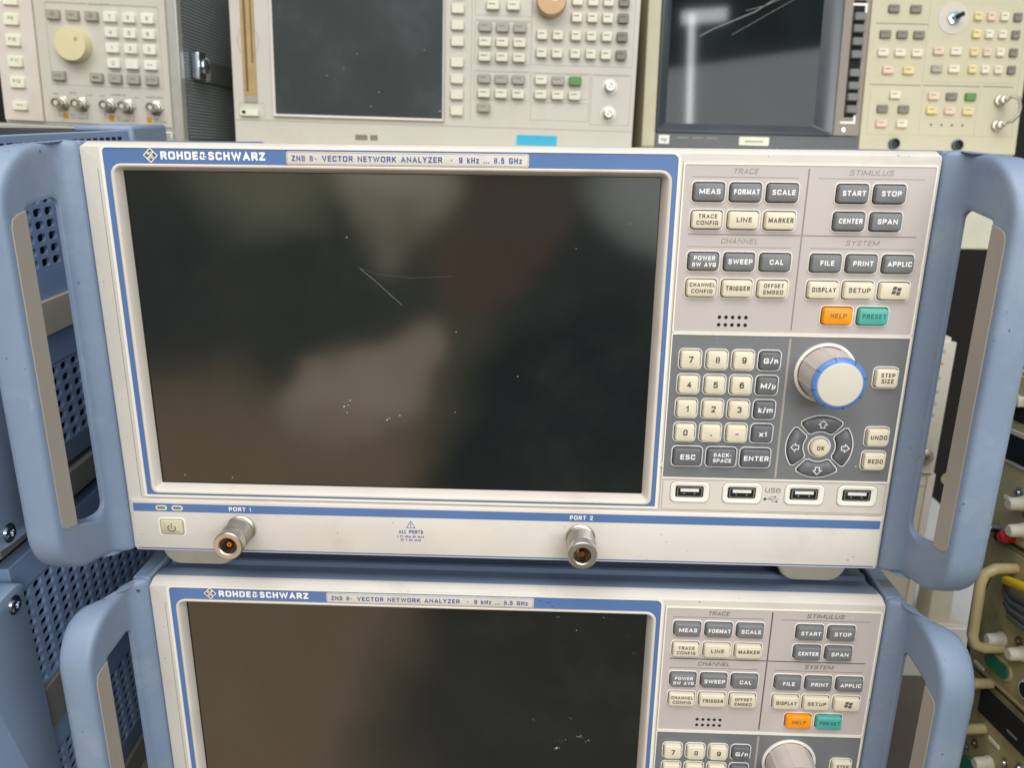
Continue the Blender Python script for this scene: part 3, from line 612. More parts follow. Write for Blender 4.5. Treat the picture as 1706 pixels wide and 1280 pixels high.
    for a0, a1 in secs:
        P = sector(a0, a1, 8.6, 17.9); b.plate(P, -.25, -.1, 'well')
        b.stroke(P, .55, -.5, 'rim_white', True)
    b.plate(circ(NCX, NCZ, 5.9), -.25, -.1, 'well')
    b.xz([(circ(NCX, NCZ, 6.2), -.2), (circ(NCX, NCZ, 6.1), -.6), (circ(NCX, NCZ, 5.5), -.6), (circ(NCX, NCZ, 5.3), -.2)], 'rim_white', False, False)
    b.build('number_key_field', A, sharp=25)
    for cx, cz, s_ in NUM:
        if not top and cz < -125: continue
        w_ = {'.': .7, '-': 1.7, '1': 1.5}.get(s_, 2.3)
        kb, *_ = key(A, cx, cz, 12.4, 11.6, [(s_, w_, 3.4, .1, .1)], LT, 'dark_ink'); kb.build('key', A, sharp=50)
    for cx, cz, s_, w_ in MUL:
        if not top and cz < -125: continue
        kb, *_ = key(A, cx, cz, 12.4, 11.6, [(s_, w_, 2.8, .2, 0)], 'key_slate', 'white_ink', 2.8); kb.build('key', A, sharp=50)
    kb, *_ = key(A, 413.7, -114.2, 13.4, 12, [('STEP', 7.2, 2.3, .2, 1.6), ('SIZE', 6.4, 2.3, .3, -1.6)], LT, 'dark_ink'); kb.build('key', A, sharp=50)
    # rotary knob
    kx, kz = 382.3, -112.3; b = MB()
    b.lathe((kx, -.22, kz), (0, -1, 0), [(16.2, 0), (16.1, .8), (15.4, 1.1), (14.6, .9), (14.3, .4)], 'rim_cream', 56, False, False)
    b.lathe((kx, -.22, kz), (0, -1, 0), [(14.4, .35), (0.1, .35)], 'well', 56, False, False)
    n = 72; rings = []
    for d, r in ((0.4, 13.9), (12, 13.6), (19.0, 13.4), (19.6, 13.5)):
        rg = []
        for i in range(n):
            ph = (i % 9)
            bump = .35 if ph == 0 else 0
            a = 2 * math.pi * i / n + .25; rg.append((kx + (r + bump) * math.cos(a), -.2 - d, kz + (r + bump) * math.sin(a)))
        rings.append(rg)
    b.loft(rings, 'knob_side', False, False)
    b.lathe((kx, -.2, kz), (0, -1, 0), [(13.6, 19.6), (13.75, 20.0), (13.3, 20.9), (12.0, 21.7), (11.3, 21.9)], 'knob_blue', 56, False, False)
    b.lathe((kx, -.2, kz), (0, -1, 0), [(11.3, 21.9), (10.9, 22.3), (7, 22.7), (3, 22.9), (.1, 22.95)], 'knob_face', 56, False, False)
    for i in range(8):
        a = math.pi / 4 * i + .25
        u, w = Vector((math.cos(a), math.sin(a))), Vector((-math.sin(a), math.cos(a)))
        q = [Vector((kx, kz)) + u * r_ + w * t_ for r_, t_ in ((12.0, -.22), (13.65, -.3), (13.65, .3), (12.0, .22))]
        b.add([(q[0].x, -.2 - 21.75, q[0].y), (q[1].x, -.2 - 20.7, q[1].y), (q[2].x, -.2 - 20.7, q[2].y), (q[3].x, -.2 - 21.75, q[3].y)], [(0, 1, 2, 3)], 'knob_notch')
    b.build('rotary_knob', A, sharp=35)
    if not top: return A
    for cx, L_, s_ in ((313.8, [('ESC', 8, 2.9, .1, 0)], 17), (332.2, [('BACK-', 9.4, 2.2, .2, 1.6), ('SPACE', 9.8, 2.2, .2, -1.6)], 17.2), (350.5, [('ENTER', 13.2, 2.8, .2, 0)], 17.2)):
        kb, *_ = key(A, cx, -160.8, s_, 12.2, L_, 'key_slate', 'white_ink', 2.8); kb.build('key', A, sharp=50)
    for cz, s_, w_ in ((-147.1, 'UNDO', 8.6), (-160.8, 'REDO', 8.0)):
        kb, *_ = key(A, 413.8, cz, 13.4, 11.6, [(s_, w_, 2.5, .3, 0)], LT, 'dark_ink'); kb.build('key', A, sharp=50)
    for (a0, a1), ang in zip(secs, (0, 90, 180, 270)):
        kb = MB(); mid = math.radians((a0 + a1) / 2)
        kb.xz([(sector(a0 + 2.0, a1 - 2.0, 9.3, 17.2, 1.2), -.1), (sector(a0 + 2.6, a1 - 2.6, 9.5, 17.0, 1.2), -1.5), (sector(a0 + 4.5, a1 - 4.5, 10.1, 16.4, 1.2), -2.1)], 'key_slate')
        kb.stroke(arrow(NCX + 13.2 * math.cos(mid), NCZ + 13.2 * math.sin(mid), ang), .42, -2.15, 'white_ink', True)
        kb.build('arrow_key', A, sharp=50)
    kb = MB(); kb.xz([(circ(NCX, NCZ, 5.1), -.1), (circ(NCX, NCZ, 4.9), -2.3), (circ(NCX, NCZ, 4.5), -2.7), (circ(NCX, NCZ, 3.8), -2.85)], LT)
    kb.text('OK', NCX + .1, NCZ, -2.9, 3.9, 2.4, 'dark_ink'); kb.build('key', A, sharp=50, label='round confirm key in the middle of the arrow pad')
    # usb field
    b = MB(); b.plate(rrb(301.6, 423.6, -174.6, -193.0, .6), -.22, 0, 'cream'); b.stroke(rrb(302, 423.2, -175.0, -192.8, .8), .25, -.25, 'groove', True)
    for cx in (317, 345.6, 379.6, 408.2): b.plate(rr(cx, -182.2, 22.0, 12.6, 3.2), -.27, -.2, 'groove')
    b.text('USB', 362.4, -180.0, -.27, 8.3, 2.7, 'grey_ink', .004)
    b.stroke([(358.6, -185.3), (366, -185.3)], .3, -.28, 'grey_ink'); b.plate(circ(358.5, -185.3, .85, 14), -.29, -.24, 'grey_ink')
    b.stroke([(360.2, -185.3), (361.8, -183.9), (363.6, -183.9)], .28, -.28, 'grey_ink'); b.stroke([(361.4, -185.3), (363, -186.7), (364.6, -186.7)], .28, -.28, 'grey_ink')
    b.plate(circ(364, -183.9, .5, 10), -.29, -.24, 'grey_ink'); b.plate(rr(365, -186.7, 1, 1, .05, 1), -.29, -.24, 'grey_ink')
    b.build('usb_field', A, sharp=30)
    for cx in (317, 345.6, 379.6, 408.2): usb(A, cx, -182.2)
    # port strip
    b = MB(); b.plate(rrb(3.7, 422.8, -196.4, -201.4, .1), -1.5, -1.35, 'blue_print'); b.plate(rrb(3.7, 422.6, -224.35, -225.15, .1), -1.5, -1.35, 'blue_print')
    b.text('PORT 1', 65, -198.9, -1.55, 12.6, 2.5, 'white_ink', .03); b.text('PORT 2', 257.8, -198.9, -1.55, 12.8, 2.5, 'white_ink', .03)
    b.stroke([(161.8, -203.6), (164.2, -207.8), (159.4, -207.8)], .35, -1.46, 'blue_ink', True); b.stroke([(161.8, -204.9), (161.8, -206.5)], .4, -1.46, 'blue_ink'); b.stroke([(161.8, -206.9), (161.8, -207.2)], .4, -1.46, 'blue_ink')
    b.text('ALL PORTS', 161.8, -210.3, -1.46, 13.8, 2.2, 'blue_ink', .02); b.text('+ 27 dBm RF MAX', 161.6, -213.3, -1.46, 15.4, 1.35, 'blue_ink', .03); b.text('30 V DC MAX', 161.6, -215.4, -1.46, 11.6, 1.35, 'blue_ink', .03)
    for x, z, r_ in ((303, -208, .35), (306, -212.5, .3), (408, -221, .5), (411, -219, .4), (120, -212, .35), (318, -218, .25)):
        b.plate([(x + r_ * math.cos(a) * 1.5, z + r_ * math.sin(a)) for a in (0, .9, 2, 3.1, 4, 5.2)], -1.47, -1.4, 'grip')
    b.build('port_strip_print', A, sharp=30)
    for x in (20.0, 29.1):
        b = MB(); b.ringplate(rr(x, -199.0, 6.4, 2.9, 1.4), rr(x - .1, -199.0, 5.0, 1.9, .9), -1.75, -1.45, 'cream_edge'); b.plate(rr(x - .1, -199.0, 5.1, 2.0, .9), -1.6, -1.5, 'rail_grey'); b.build('indicator_lamp', A)
    b = MB(); b.xz([(rr(24.9, -210.9, 15.6, 11.6, 2.2), -1.39), (rr(24.9, -210.9, 15.0, 11.0, 2.0), -1.7), (rr(24.9, -210.9, 13.8, 9.8, 1.5), -1.55)], 'cream_edge', False, False)
    b.plate(rr(24.9, -210.9, 13.9, 9.9, 1.5), -1.52, -1.4, 'groove')
    b.xz([(rr(24.9, -210.9, 13.0, 9.0, 1.3), -1.5), (rr(24.9, -210.9, 12.6, 8.6, 1.2), -2.2), (rr(24.9, -210.9, 12.0, 8.0, 1.0), -2.45)], 'old_cream_yellow')
    P = [(24.9 + 2.15 * math.cos(math.radians(a)), -211.2 + 2.15 * math.sin(math.radians(a))) for a in range(128, 413, 15)]
    b.stroke(P, .5, -2.5, 'dark_ink'); b.stroke([(24.9, -208.2), (24.9, -211.0)], .5, -2.5, 'dark_ink'); b.build('power_button', A, sharp=40)
    connector(A, 65, -210.7); connector(A, 257.8, -210.9)
    for x0_, x1_ in ((8, 52.5), (376, 416)):
        b = MB(); o = rrb(x0_, x1_, -222, -245.4, (.5, .5, 11, 11), 6)
        b.xz([(o, 48), (o, 18), (rrb(x0_ + 1, x1_ - 1, -222, -244.6, (.5, .5, 10, 10), 6), 17)], 'foot', True, True); b.build('foot', A, sharp=35)
    return A
analyzer('network_analyzer', 'blue and cream network analyzer with two coaxial ports, upper one of the middle stack', (0, 0, 0), True, 'dark_ink', 'faded_ink')
analyzer('network_analyzer', 'lower blue and cream network analyzer, cut off by the bottom edge, carrying the other one', (7.124, -3.541, -245.62), False, 'dark_ink', 'grey_ink')

# ------------------------------------------------------------------ analyzers of the stack on the left, seen from their vented side
RL = ((0.99938831, -0.0349716, 0.0), (0.0349522, 0.99883514, -0.0332671), (0.0011634, 0.0332468, 0.9994465))
def vent(parent, s0, s1, t1, t0, ps=12.0, pt=7.0, hw=8.7, hh=5.0, lean=0):
    """perforated sheet in the plane n=0, s along y, t along z"""
    b = MB(); ns = max(1, int((s1 - s0) / ps)); ntt = max(1, round((t1 - t0) / pt)); ps = (s1 - s0) / ns; pt = (t1 - t0) / ntt
    for i in range(ns):
        for j in range(ntt):
            cs = s0 + (i + .5) * ps; ct = t0 + (j + .5) * pt
            hl = rr(cs, ct, hw, hh, 2.0, 3); cl = []
            for (x, z) in rr(cs, ct, ps, pt, 0, 3):
                cl.append((x, z))
            n_ = len(hl)
            oc = [(cs + (ps / 2 if k_ // 4 in (0, 3) else -ps / 2), ct + (pt / 2 if k_ // 4 in (0, 1) else -pt / 2)) for k_ in range(n_)]
            vs = [(0, s_, t_) for s_, t_ in oc] + [(0, s_, t_) for s_, t_ in hl] + [(-2.2, s_, t_) for s_, t_ in hl]
            fs = []
            for k_ in range(n_):
                k2 = (k_ + 1) % n_
                if oc[k_] != oc[k2]: fs.append((k_, k2, n_ + k2, n_ + k_))
                else: fs.append((k_, n_ + k2, n_ + k_))
                fs.append((n_ + k_, n_ + k2, 2 * n_ + k2, 2 * n_ + k_))
            b.add(vs, fs, 'vent_blue')
    b.build('vent_panel', parent, sharp=30)
def left_unit(label, zo, holes, strap, bottom, rail, guard, corner):
    A = thing('vented_analyzer', label, 'network analyzer', (-70, 0, zo), RL, 'analyzers stacked on the left')
    b = MB(); b.box(-330, -9, -4, 255, bottom, 0, 'navy')
    t = 0
    for (lo, hi) in holes:
        b.box(-8.9, 0, -10, 258, hi, t, 'vent_blue')
        t = lo
    b.box(-8.9, 0, -10, 258, bottom, t, 'casing_blue')
    b.build('casing', A, bevel=.6)
    for (lo, hi) in holes: vent(A, -6 if zo < -100 else 30, 252, hi, lo)
    b = MB(); b.box(.2, 3.2, -8, 250, strap[1], strap[0], 'beige_strap' if zo > -100 else 'rail_grey'); st = b.build('side_strap', A, bevel=.8)
    if zo < -100:
        b = MB(); b.lathe((3.2, 15, (strap[0] + strap[1]) / 2 - 3), (1, 0, 0), [(4.2, 0), (4.2, .8), (3.2, 2.4), (1.6, 2.6), (1.4, 1.2), (.1, 1.2)], 'chrome', 20); b.build('screw', st)
    b = MB(); b.box(-300, 2.5, -25, 262, rail[1], rail[0], 'rail_grey'); b.build('foot_rail', A, bevel=1)
    # front side frame with bolts
    P = rounded_quad([(guard[2], guard[0]), (-70, guard[0] - 8), (-70, guard[1] + 8), (guard[2], guard[1])], [9, 12, 12, 12], 4, 6)
    b = MB(); b.loft([[(-12, y, z) for y, z in P], [(7, y, z) for y, z in P], [(9.5, y * .985 - .5, z) for y, z in [(max(-69, min(guard[2] - 2.5, p[0])), max(guard[1] + 2.5, min(guard[0] - 2.5, p[1]))) for p in P]]], 'frame_blue', True, True)
    g = b.build('side_frame', A, sharp=50)
    for zz in guard[3]:
        b = MB(); b.lathe((9.4, -24, zz), (1, 0, 0), [(5.6, 0), (5.6, .2), (4.4, .2), (4.4, 1.0), (3.4, 1.7), (1.9, 1.7), (1.8, .5), (.1, .5)], 'chrome', 24); b.build('bolt', g)
    if corner:
        b = MB(); b.box(-40, 4, 207, 270, -34, 3.5, 'handle_blue'); b.build('corner_guard', A, bevel=2.5)
        b = MB()
        for i in range(17): b.plate([(x, z) for x, z in rr(0, 0, .1, .1, .01, 1)], 0, 0, 'well') if False else b.box(.05, .12, 46 + i * 9.0, 52 + i * 9.0, -6.6, -4.2, 'well')
        b.build('top_slots', A)
    return A
left_unit('upper vented analyzer left of the middle stack, cream strap across its blue side', 0.5, [(-79, -34), (-190, -138)], (-96.5, -118), -204, (-208, -226), (-2, -219, 4, (-209,)), True)
left_unit('lower vented analyzer left of the middle stack, grey screwed bar across its blue side', -236, [(-87, -20), (-200, -138)], (-88, -117), -214, (-215, -236), (-2, -226, -12, (-14,)), False)
A = None

# ------------------------------------------------------------------ older instruments on the shelf behind
def okey(parent, x, z, w, h, m_, d=4.0, txt=None, ink='grey_ink', tick=True, name='key', tw=None, th=None, label=None, tz=0):
    b = MB(); b.xz([(rr(x, z, w, h, 1.0, 2), .5), (rr(x, z, w, h, 1.0, 2), -d + 1), (rr(x + .0, z, w - 1.2, h - 1.2, .8, 2), -d)], m_)
    y = -d - .05
    if txt: b.text(txt, x, z + tz, y, tw, th or h * .35, ink, .01)
    elif tick:
        b.plate(rr(x - w * .08, z + h * .12, w * .5, h * .12, .1, 1), y, y + .03, 'old_key_dark' if m_ != 'old_key_dark' else 'grey_ink')
    b.build(name, parent, sharp=50, label=label)

R2 = ((0.99973, -0.01485, 0.01782), (0.01399, 0.99876, 0.04788), (-0.0185, -0.04761, 0.99869))
A = thing('signal_analyzer', 'cream bench instrument with a dusty dark screen and a tan knob, middle of the shelf', 'test instrument', (-93.7, 483.7, 139.3), R2)
b = MB()
b.box(0, 425, 2, 360, -146, 80, 'old_cream'); b.box(44, 223, .8, 2, -111.5, 80, 'old_cream')
hole = None
b.stroke([(1.5, -117), (424, -117)], .8, 1.9, 'old_line'); b.stroke([(252, 80), (252, -112)], .6, 1.9, 'old_line')
for x0, z1, x1, z0 in ((255.3, -10.9, 314, -54), (255.3, -60, 314.3, -89), (314, 80, 420, -53), (316, -60.5, 377, -86), (316, -90, 377, -108), (379, -60.5, 420.5, -111), (255.3, 14, 314, -6.5)):
    b.stroke(rrb(x0, x1, z1, z0, .6, 1), .55, 1.95, 'old_line', True)
    b.stroke([(x0 + 2, z1 - 1.2), (x1 - 2, z1 - 1.2)], 1.0, 1.93, 'old_line') if z1 < 20 and z0 != -108 else None
b.build('cabinet', A, bevel=1.0)
b = MB(); b.xz([(rrb(42, 224.5, 80, -112.6, 1, 2), .8), (rrb(42.5, 224, 80, -112.2, 1, 2), -1.2), (rrb(45, 222, 80, -109.9, .5, 2), .3)], 'bezel_cream', False, False); b.build('screen_frame', A, sharp=25)
b = MB(); b.plate(rrb(44.8, 222.2, 80, -110.2, .3, 2), .3, .7, 'old_screen')
for i in range(5):
    pass
b.build('screen', A)
b = MB(); b.plate(rrb(11.5, 25.6, 80, -93, .8, 2), .9, 1.9, 'slot_brown'); b.plate(rrb(14.6, 17.0, 80, -88, .4, 2), .6, .9, 'slot_dark'); b.plate(rrb(21.6, 23.0, 80, -60, .4, 2), .6, .9, 'slot_dark')
b.stroke([(18.5 + 11 * math.cos(a / 10), -38 + 15 * math.sin(a / 10)) for a in range(0, 63)], .35, .7, 'old_line', True)
b.plate(rrb(11.5, 25.6, -93, -99, .4, 2), .7, 1.9, 'old_key_grey'); b.build('disk_slot', A)
b = MB(); b.stroke(rrb(6, 33, -99.5, -114, 1, 2), .4, 1.9, 'old_line', True); b.xz([(rrb(7.2, 27, -106, -113, .6, 2), 1.9), (rrb(7.6, 26.6, -106.4, -112.6, .6, 2), -2)], 'sticker_white'); b.plate(rrb(9.5, 13.5, -107.6, -110.8, .3, 2), -2.1, -2, 'well'); b.build('power_switch', A)
for z in (14.5, -1.3, -17.1, -32.8, -53.4, -69.5, -85.2, -101.4):
    okey(A, 237.6, z, 13.2, 9.6, 'old_key_light', 2.4, tick=False, name='soft_key')
for x, z in ((273.7, 2.5), (294.7, 2.6)): okey(A, x, z, 13, 8.6, 'old_key_light')
for r_, zs in (('old_key_grey', (-18.2, -68.5)), ('old_key_light', (-32.5, -47, -82.9))):
    for z in zs:
        for x in (266.2, 284.2, 302.1): okey(A, x, z, 13, 9, r_)
okey(A, 266.3, -97.4, 13, 9, 'old_key_grey')
for z in (9.3, -6.5, -24.1, -41.6):
    for x in (360.2, 376.2, 392.0): okey(A, x, z, 10.6, 9.4, 'old_key_light')
    okey(A, 407.8, z, 10.6, 9.4, 'old_key_dark')
    if z < -20:
        for x in (325.2, 341.3): okey(A, x, z, 11, 9.4, 'old_key_light')
for x, z, m_ in ((325.9, -68.3, 'old_key_light'), (343.7, -68.3, 'old_key_grey'), (361.5, -68.3, 'key_green'), (325.9, -82.7, 'old_key_light'), (343.7, -82.7, 'old_key_light'), (361.5, -82.7, 'old_key_light')):
    okey(A, x, z, 12.6, 8.8, m_, label='green reset key' if m_ == 'key_green' else None)
b = MB(); b.lathe((333.3, 1.9, 7.7), (0, -1, 0), [(15.4, 0), (15.2, 14), (14.2, 15.4), (.1, 15.6)], 'tan_knob', 40); b.lathe((336, -13.6, 10), (0, -1, 0), [(5, 0), (4, .1), (.1, .15)], 'ivory_knob', 24); b.build('rotary_knob', A, sharp=35)
for z in (-72.6, -99.5):
    b = MB(); b.lathe((398.1, 1.9, z), (0, -1, 0), [(8, 0), (8, .3)], 'old_key_white', 28); b.lathe((398.1, 1.9, z), (0, -1, 0), [(5.6, 0), (5.4, 6), (4.4, 6.4), (3.6, 6.4), (3.4, 3), (.1, 3)], 'nickel', 28)
    b.lathe((398.1, -1.5, z), (0, -1, 0), [(1.0, 0), (.9, 3), (.1, 3.1)], 'gold', 12); b.build('coaxial_port', A, sharp=35)
b = MB(); b.plate(rrb(301.9, 344.9, -123.6, -134, .3, 1), 1.7, 1.95, 'cyan_sticker'); b.build('sticker', A, label='bright blue inventory sticker')
b = MB(); b.plate(rrb(129, 142, -128.5, -134, .2, 1), 1.8, 1.98, 'old_key_dark'); b.plate(rrb(145, 153, -128.5, -134, .2, 1), 1.8, 1.98, 'old_key_dark'); b.build('maker_plate', A)

R3 = ((0.99978, -0.01884, 0.0087), (0.01765, 0.99258, 0.12027), (-0.0109, -0.12009, 0.9927))
A = thing('vector_analyzer', 'yellowed cream instrument with a dark tube screen and a missing knob, right on the shelf', 'test instrument', (348.6, 573.4, 156.1), R3)
b = MB(); b.box(0, 428, 2, 330, -166, 60, 'old_cream_yellow')
b.box(248.5, 428, -1.5, 2, -158, 60, 'old_cream_yellow'); b.box(0, 15.2, -3, 2, -158, 60, 'old_cream_yellow')
Y_ = -1.55
for P in ([(254.6, -19), (313.1, -19)], [(254.2, -84.2), (312.4, -84.2)], [(314.5, -84), (378.7, -84)], [(381.7, -83.8), (415.8, -83.8)]): b.stroke(P, 1.1, Y_, 'old_key_dark')
for P in ([(313.3, 40), (313.3, -82)], [(315.2, -86), (315.2, -138)], [(378, -86), (378, -138)], [(256, -138.4), (423, -138.2)], [(256, -88), (256, -138)], [(421, 40), (421, -138)], [(316, -80), (419, -80)]): b.stroke(P, .45, Y_, 'old_line')
b.build('cabinet', A, bevel=1.2)
b = MB(); b.xz([(rrb(15.6, 217.2, 60, -141.5, 2, 3), 2), (rrb(15.6, 217.2, 60, -141.5, 2, 3), -5), (rrb(18, 215, 60, -139, 2, 3), -5.4), (rrb(27, 196, 12, -131, 3, 3), 1.6)], 'crt_frame', False, False); b.build('screen_frame', A, sharp=35)
b = MB(); b.plate(rrb(26.5, 196.5, 12.4, -131.5, 3, 3), 1.5, 1.9, 'crt')
b.stroke([(150, 10), (120, -9), (75, -28), (60, -36)], 1.2, 1.4, 'softkey_grey'); b.stroke([(172, 10), (130, -14), (96, -34)], .5, 1.4, 'softkey_grey'); b.stroke([(158, 10), (132, -2), (110, -8)], .6, 1.4, 'softkey_grey')  # slanting reflections drawn onto the glass as grey strokes
b.build('screen', A)
b = MB(); b.box(15.6, 248, -2.5, 2, -158, -142.2, 'dark_grey_plastic'); b.plate(rrb(19.5, 31.5, -144.5, -154.2, .4, 2), -2.7, -2.5, 'trim_metal')
b.text('hp', 25.5, -149.4, -2.75, 6, 4, 'dark_grey_plastic')
for x in (40, 58, 74): b.plate(rrb(x, x + 13, -146, -148, .2, 1), -2.6, -2.5, 'old_key_dark')
b.build('label_strip', A, bevel=.6)
b = MB(); b.plate(rrb(111.5, 145.5, -144.6, -154, 1, 3), -2.8, -2.5, 'sticker_white'); b.plate(rrb(118, 139, -148.6, -151, .2, 1), -2.85, -2.8, 'old_line'); b.build('sticker', A)
b = MB(); b.box(217.6, 246.5, -4, 2, -141, 60, 'taupe'); b.box(227.5, 241, -4.2, -4, -121, 4, 'well'); b.build('soft_key_column', A, bevel=.6)
for i, (z) in enumerate((-13.8, -26.5, -40.1, -53.8, -73.4, -87.2, -99.4, -112.6)):
    okey(A, 234.6, z, 12.2, 8.4, 'softkey_grey', 9, tick=False, name='soft_key')
for pts in ([(226.5, -.6), (241.6, -.6), (241.6, -9.4)], [(223.6, -126.8), (239.6, -126.8), (239.6, -118.6)]):
    b = MB(); b.stroke(pts, 2.6, -4.6, 'old_key_white'); b.build('bracket_mark', A)
b = MB(); b.lathe((229, -4, -134.6), (0, -1, 0), [(2.6, 0), (2.4, 1.2), (.1, 1.4)], 'chrome', 16); b.build('screw', A)
for x, z in ((272.8, -3.7), (297.2, -3.7), (266.1, -30.8), (284.7, -30.8), (303.6, -30.8), (271, -110.6), (294.8, -110.6)): okey(A, x, z, 12, 8.4, 'old_key_dark', 5)
for x, z, m_ in ((265.4, -50, 'old_key_light'), (284.3, -50, 'old_key_light'), (303.3, -50, 'old_key_light'), (272.7, -68.7, 'old_key_pink'), (295.7, -68.7, 'old_key_yellow'), (283.5, -95.4, 'old_key_light'), (271.1, -126.6, 'old_key_pink'), (294.3, -126.6, 'old_key_light')): okey(A, x, z, 12, 8.4, m_, 5)
for j, z in enumerate((-9.8, -28.3, -47.3, -65.8)):
    for x, m_ in ((366.8, 'old_key_yellow'), (381.2, 'old_key_light' if j % 2 else 'old_key_pink'), (395.8, 'old_key_light')): okey(A, x, z, 8.8, 9, m_, 5)
    okey(A, 410.8, z, 8.8, 9, 'old_key_dark', 5)
for x, z, m_ in ((327.2, -47.2, 'old_key_pink'), (346.4, -47.2, 'old_key_light'), (327.2, -66.2, 'old_key_grey'), (346.2, -66.2, 'old_key_light'), (326.9, -95.6, 'old_key_pink'), (347.4, -95.6, 'old_key_dark'), (368.7, -95.6, 'key_green'), (326.7, -111.1, 'old_key_yellow'), (346.9, -111.1, 'old_key_pink'), (367.5, -111.1, 'old_key_yellow')):
    okey(A, x, z, 12, 8.2, m_, 5, label='green reset key' if m_ == 'key_green' else None)
for x in (328.3, 340.3, 352, 363.8):
    b = MB(); b.lathe((x, -1.5, -126.5), (0, -1, 0), [(1.2, 0), (1.0, .8), (.1, .9)], 'dark_grey_plastic', 10); b.build('indicator_lamp', A)
b = MB(); b.lathe((340, -1.5, -12), (0, -1, 0), [(17, 0), (16.8, .6), (.1, .7)], 'old_cream', 32); b.lathe((340, -2, -12), (0, -1, 0), [(7.2, 0), (7, 3), (4.4, 3.4), (4.2, 6), (.1, 6)], 'chrome', 6); b.lathe((341, -6, -12), (.25, -1, .1), [(2.6, 0), (2.5, 10), (.1, 10.2)], 'black', 14); b.build('knob_shaft', A, sharp=30)
b = MB()
for z in (-99, -126): b.lathe((402.5, -1.5, z), (0, -1, 0), [(6, 0), (6, 4), (4.4, 4.4), (4.2, 12), (2.4, 12.4), (2.2, 18)], 'nickel', 18)
b.tube([(402.5, -18, -99), (404, -24, -98), (409, -28, -101), (411, -28.5, -110), (410, -28.5, -118), (405, -26, -125), (402.5, -18, -126)], 1.9, 'nickel'); b.build('jumper_cable', A, sharp=35)
for x in (288.1, 360.2):
    b = MB(); b.lathe((x, -1.5, -148.5), (0, -1, 0), [(6.2, 0), (6, 4), (4.8, 4.2), (4.6, 2)], 'dark_grey_plastic', 22, True, False); b.lathe((x, -2, -148.5), (0, -1, 0), [(4.8, 0), (.1, .1)], 'black', 22); b.build('coaxial_port', A, sharp=35)

R1 = ((0.99929, -0.00714, 0.03695), (0.00661, 0.99988, 0.01428), (-0.03705, -0.01402, 0.99922))
A = thing('test_set', 'cream communications test set with number keys and five round sockets, left on the shelf', 'test instrument', (-283.5, 463.1, 134.9), R1)
b = MB(); b.box(-46, 132, 2, 330, -120, 70, 'old_cream'); b.box(-44, -3.5, -2.5, 2, -117, 70, 'bezel_cream'); b.box(-3, 131.5, 0, 2, -117, 70, 'old_cream')
b.stroke(rrb(8.6, 124.8, -1.2, -79.6, .6, 2), .55, -.06, 'old_line', True); b.stroke([(10, -.9), (52, -.9)], 1.3, -.08, 'old_key_grey'); b.stroke([(78, -.9), (124, -.9)], 1.3, -.08, 'old_key_grey')
b.text('DATA ENTRY', 65, -.9, -.08, 22, 1.9, 'grey_ink', .01); b.text('AUTO', 76.5, -64.2, -.08, 8, 1.5, 'grey_ink'); b.text('MANUAL', 95, -64.2, -.08, 12, 1.5, 'grey_ink')
b.text('DVM', 29, -87.2, -.08, 7, 1.7, 'grey_ink'); b.text('AUDIO IN', 77, -87.0, -.08, 15, 1.7, 'grey_ink'); b.text('AUDIO OUT', 115, -87.6, -.08, 18, 1.7, 'grey_ink')
for s_, x in (('High', 11), ('Low', 47), ('High', 59.5), ('Low', 95.5)): b.text(s_, x, -88.6, -.08, 5.5, 1.6, 'faded_ink')
for x in (19.3, 68, 107.6):
    b.plate(rr(x, -110.4, 5.6, 5.6, .5, 2), -.1, 0, 'orange_mark'); b.text('Max', x + 7.5, -109.2, -.08, 5, 1.3, 'grey_ink'); 
for x in (26, 74.6): b.text('42 V peak' if x < 50 else '30 V peak', x + 5.5, -112.2, -.08, 13, 1.3, 'grey_ink')
b.text('12 V peak', 119.5, -111.8, -.08, 13, 1.3, 'grey_ink')
for x0, x1 in ((12.5, 42.5), (61.5, 91.5)): b.stroke([(x0, -101), (x0, -110.4), (x0 + 3.5, -110.4)], .35, -.08, 'grey_ink'); b.stroke([(x1, -101), (x1, -112), (x1 - 3, -112)], .35, -.08, 'grey_ink')
b.build('cabinet', A, bevel=.8)
b = MB(); b.box(-52, 134, -6, 300, -134.5, -120.5, 'trim_metal'); b.build('base_frame', A, bevel=2)
b = MB(); b.box(132.3, 143, 1, 330, -134, 70, 'trim_metal'); b.build('side_trim', A, bevel=1)
# perforated side with strap
b = MB(); b.box(132.3, 141, 10, 330, -134, 70, 'side_grey')
rows = 60
for j in range(rows):
    for i in range(30):
        y = 14 + i * 5.6 + (2.8 if j % 2 else 0); z = 66 - j * 3.25
        b.box(143.05, 143.5, y, y + 2.9, z, z + 1.5, 'mesh_light')
b.box(141, 143.05, 12, 330, -134, 70, 'side_grey'); b.build('perforated_side', A, sharp=20)
b = MB(); b.box(144, 147, 66, 260, -66, -43, 'strap_grey'); b.build('carry_strap', A, bevel=1.2)
b = MB(); b.box(144, 153, 28, 46, -66, -38, 'chrome'); b.lathe((153, 38, -52), (1, 0, 0), [(8, 0), (8, 3), (5, 5), (.1, 5)], 'chrome', 18); b.box(144, 150, 56, 66, -66, -41, 'trim_metal'); b.build('strap_clip', A, bevel=1.2)
for x, z, s_, tw in ((-23.5, -.6, 'F8', 5.4), (-24.8, -19.4, 'F9', 5.4), (-25.2, -39.3, 'F10', 7.4), (-25.5, -59.5, 'F11', 7), (-25.6, -79.7, 'F12', 7.4), (-25.6, -102.9, 'More', 7)):
    okey(A, x, z, 15.4, 11 if z > -90 else 8.6, 'sticker_white', 5.5, s_, 'grey_ink', name='soft_key', tw=tw, th=3.2 if z > -90 else 2, tz=1)
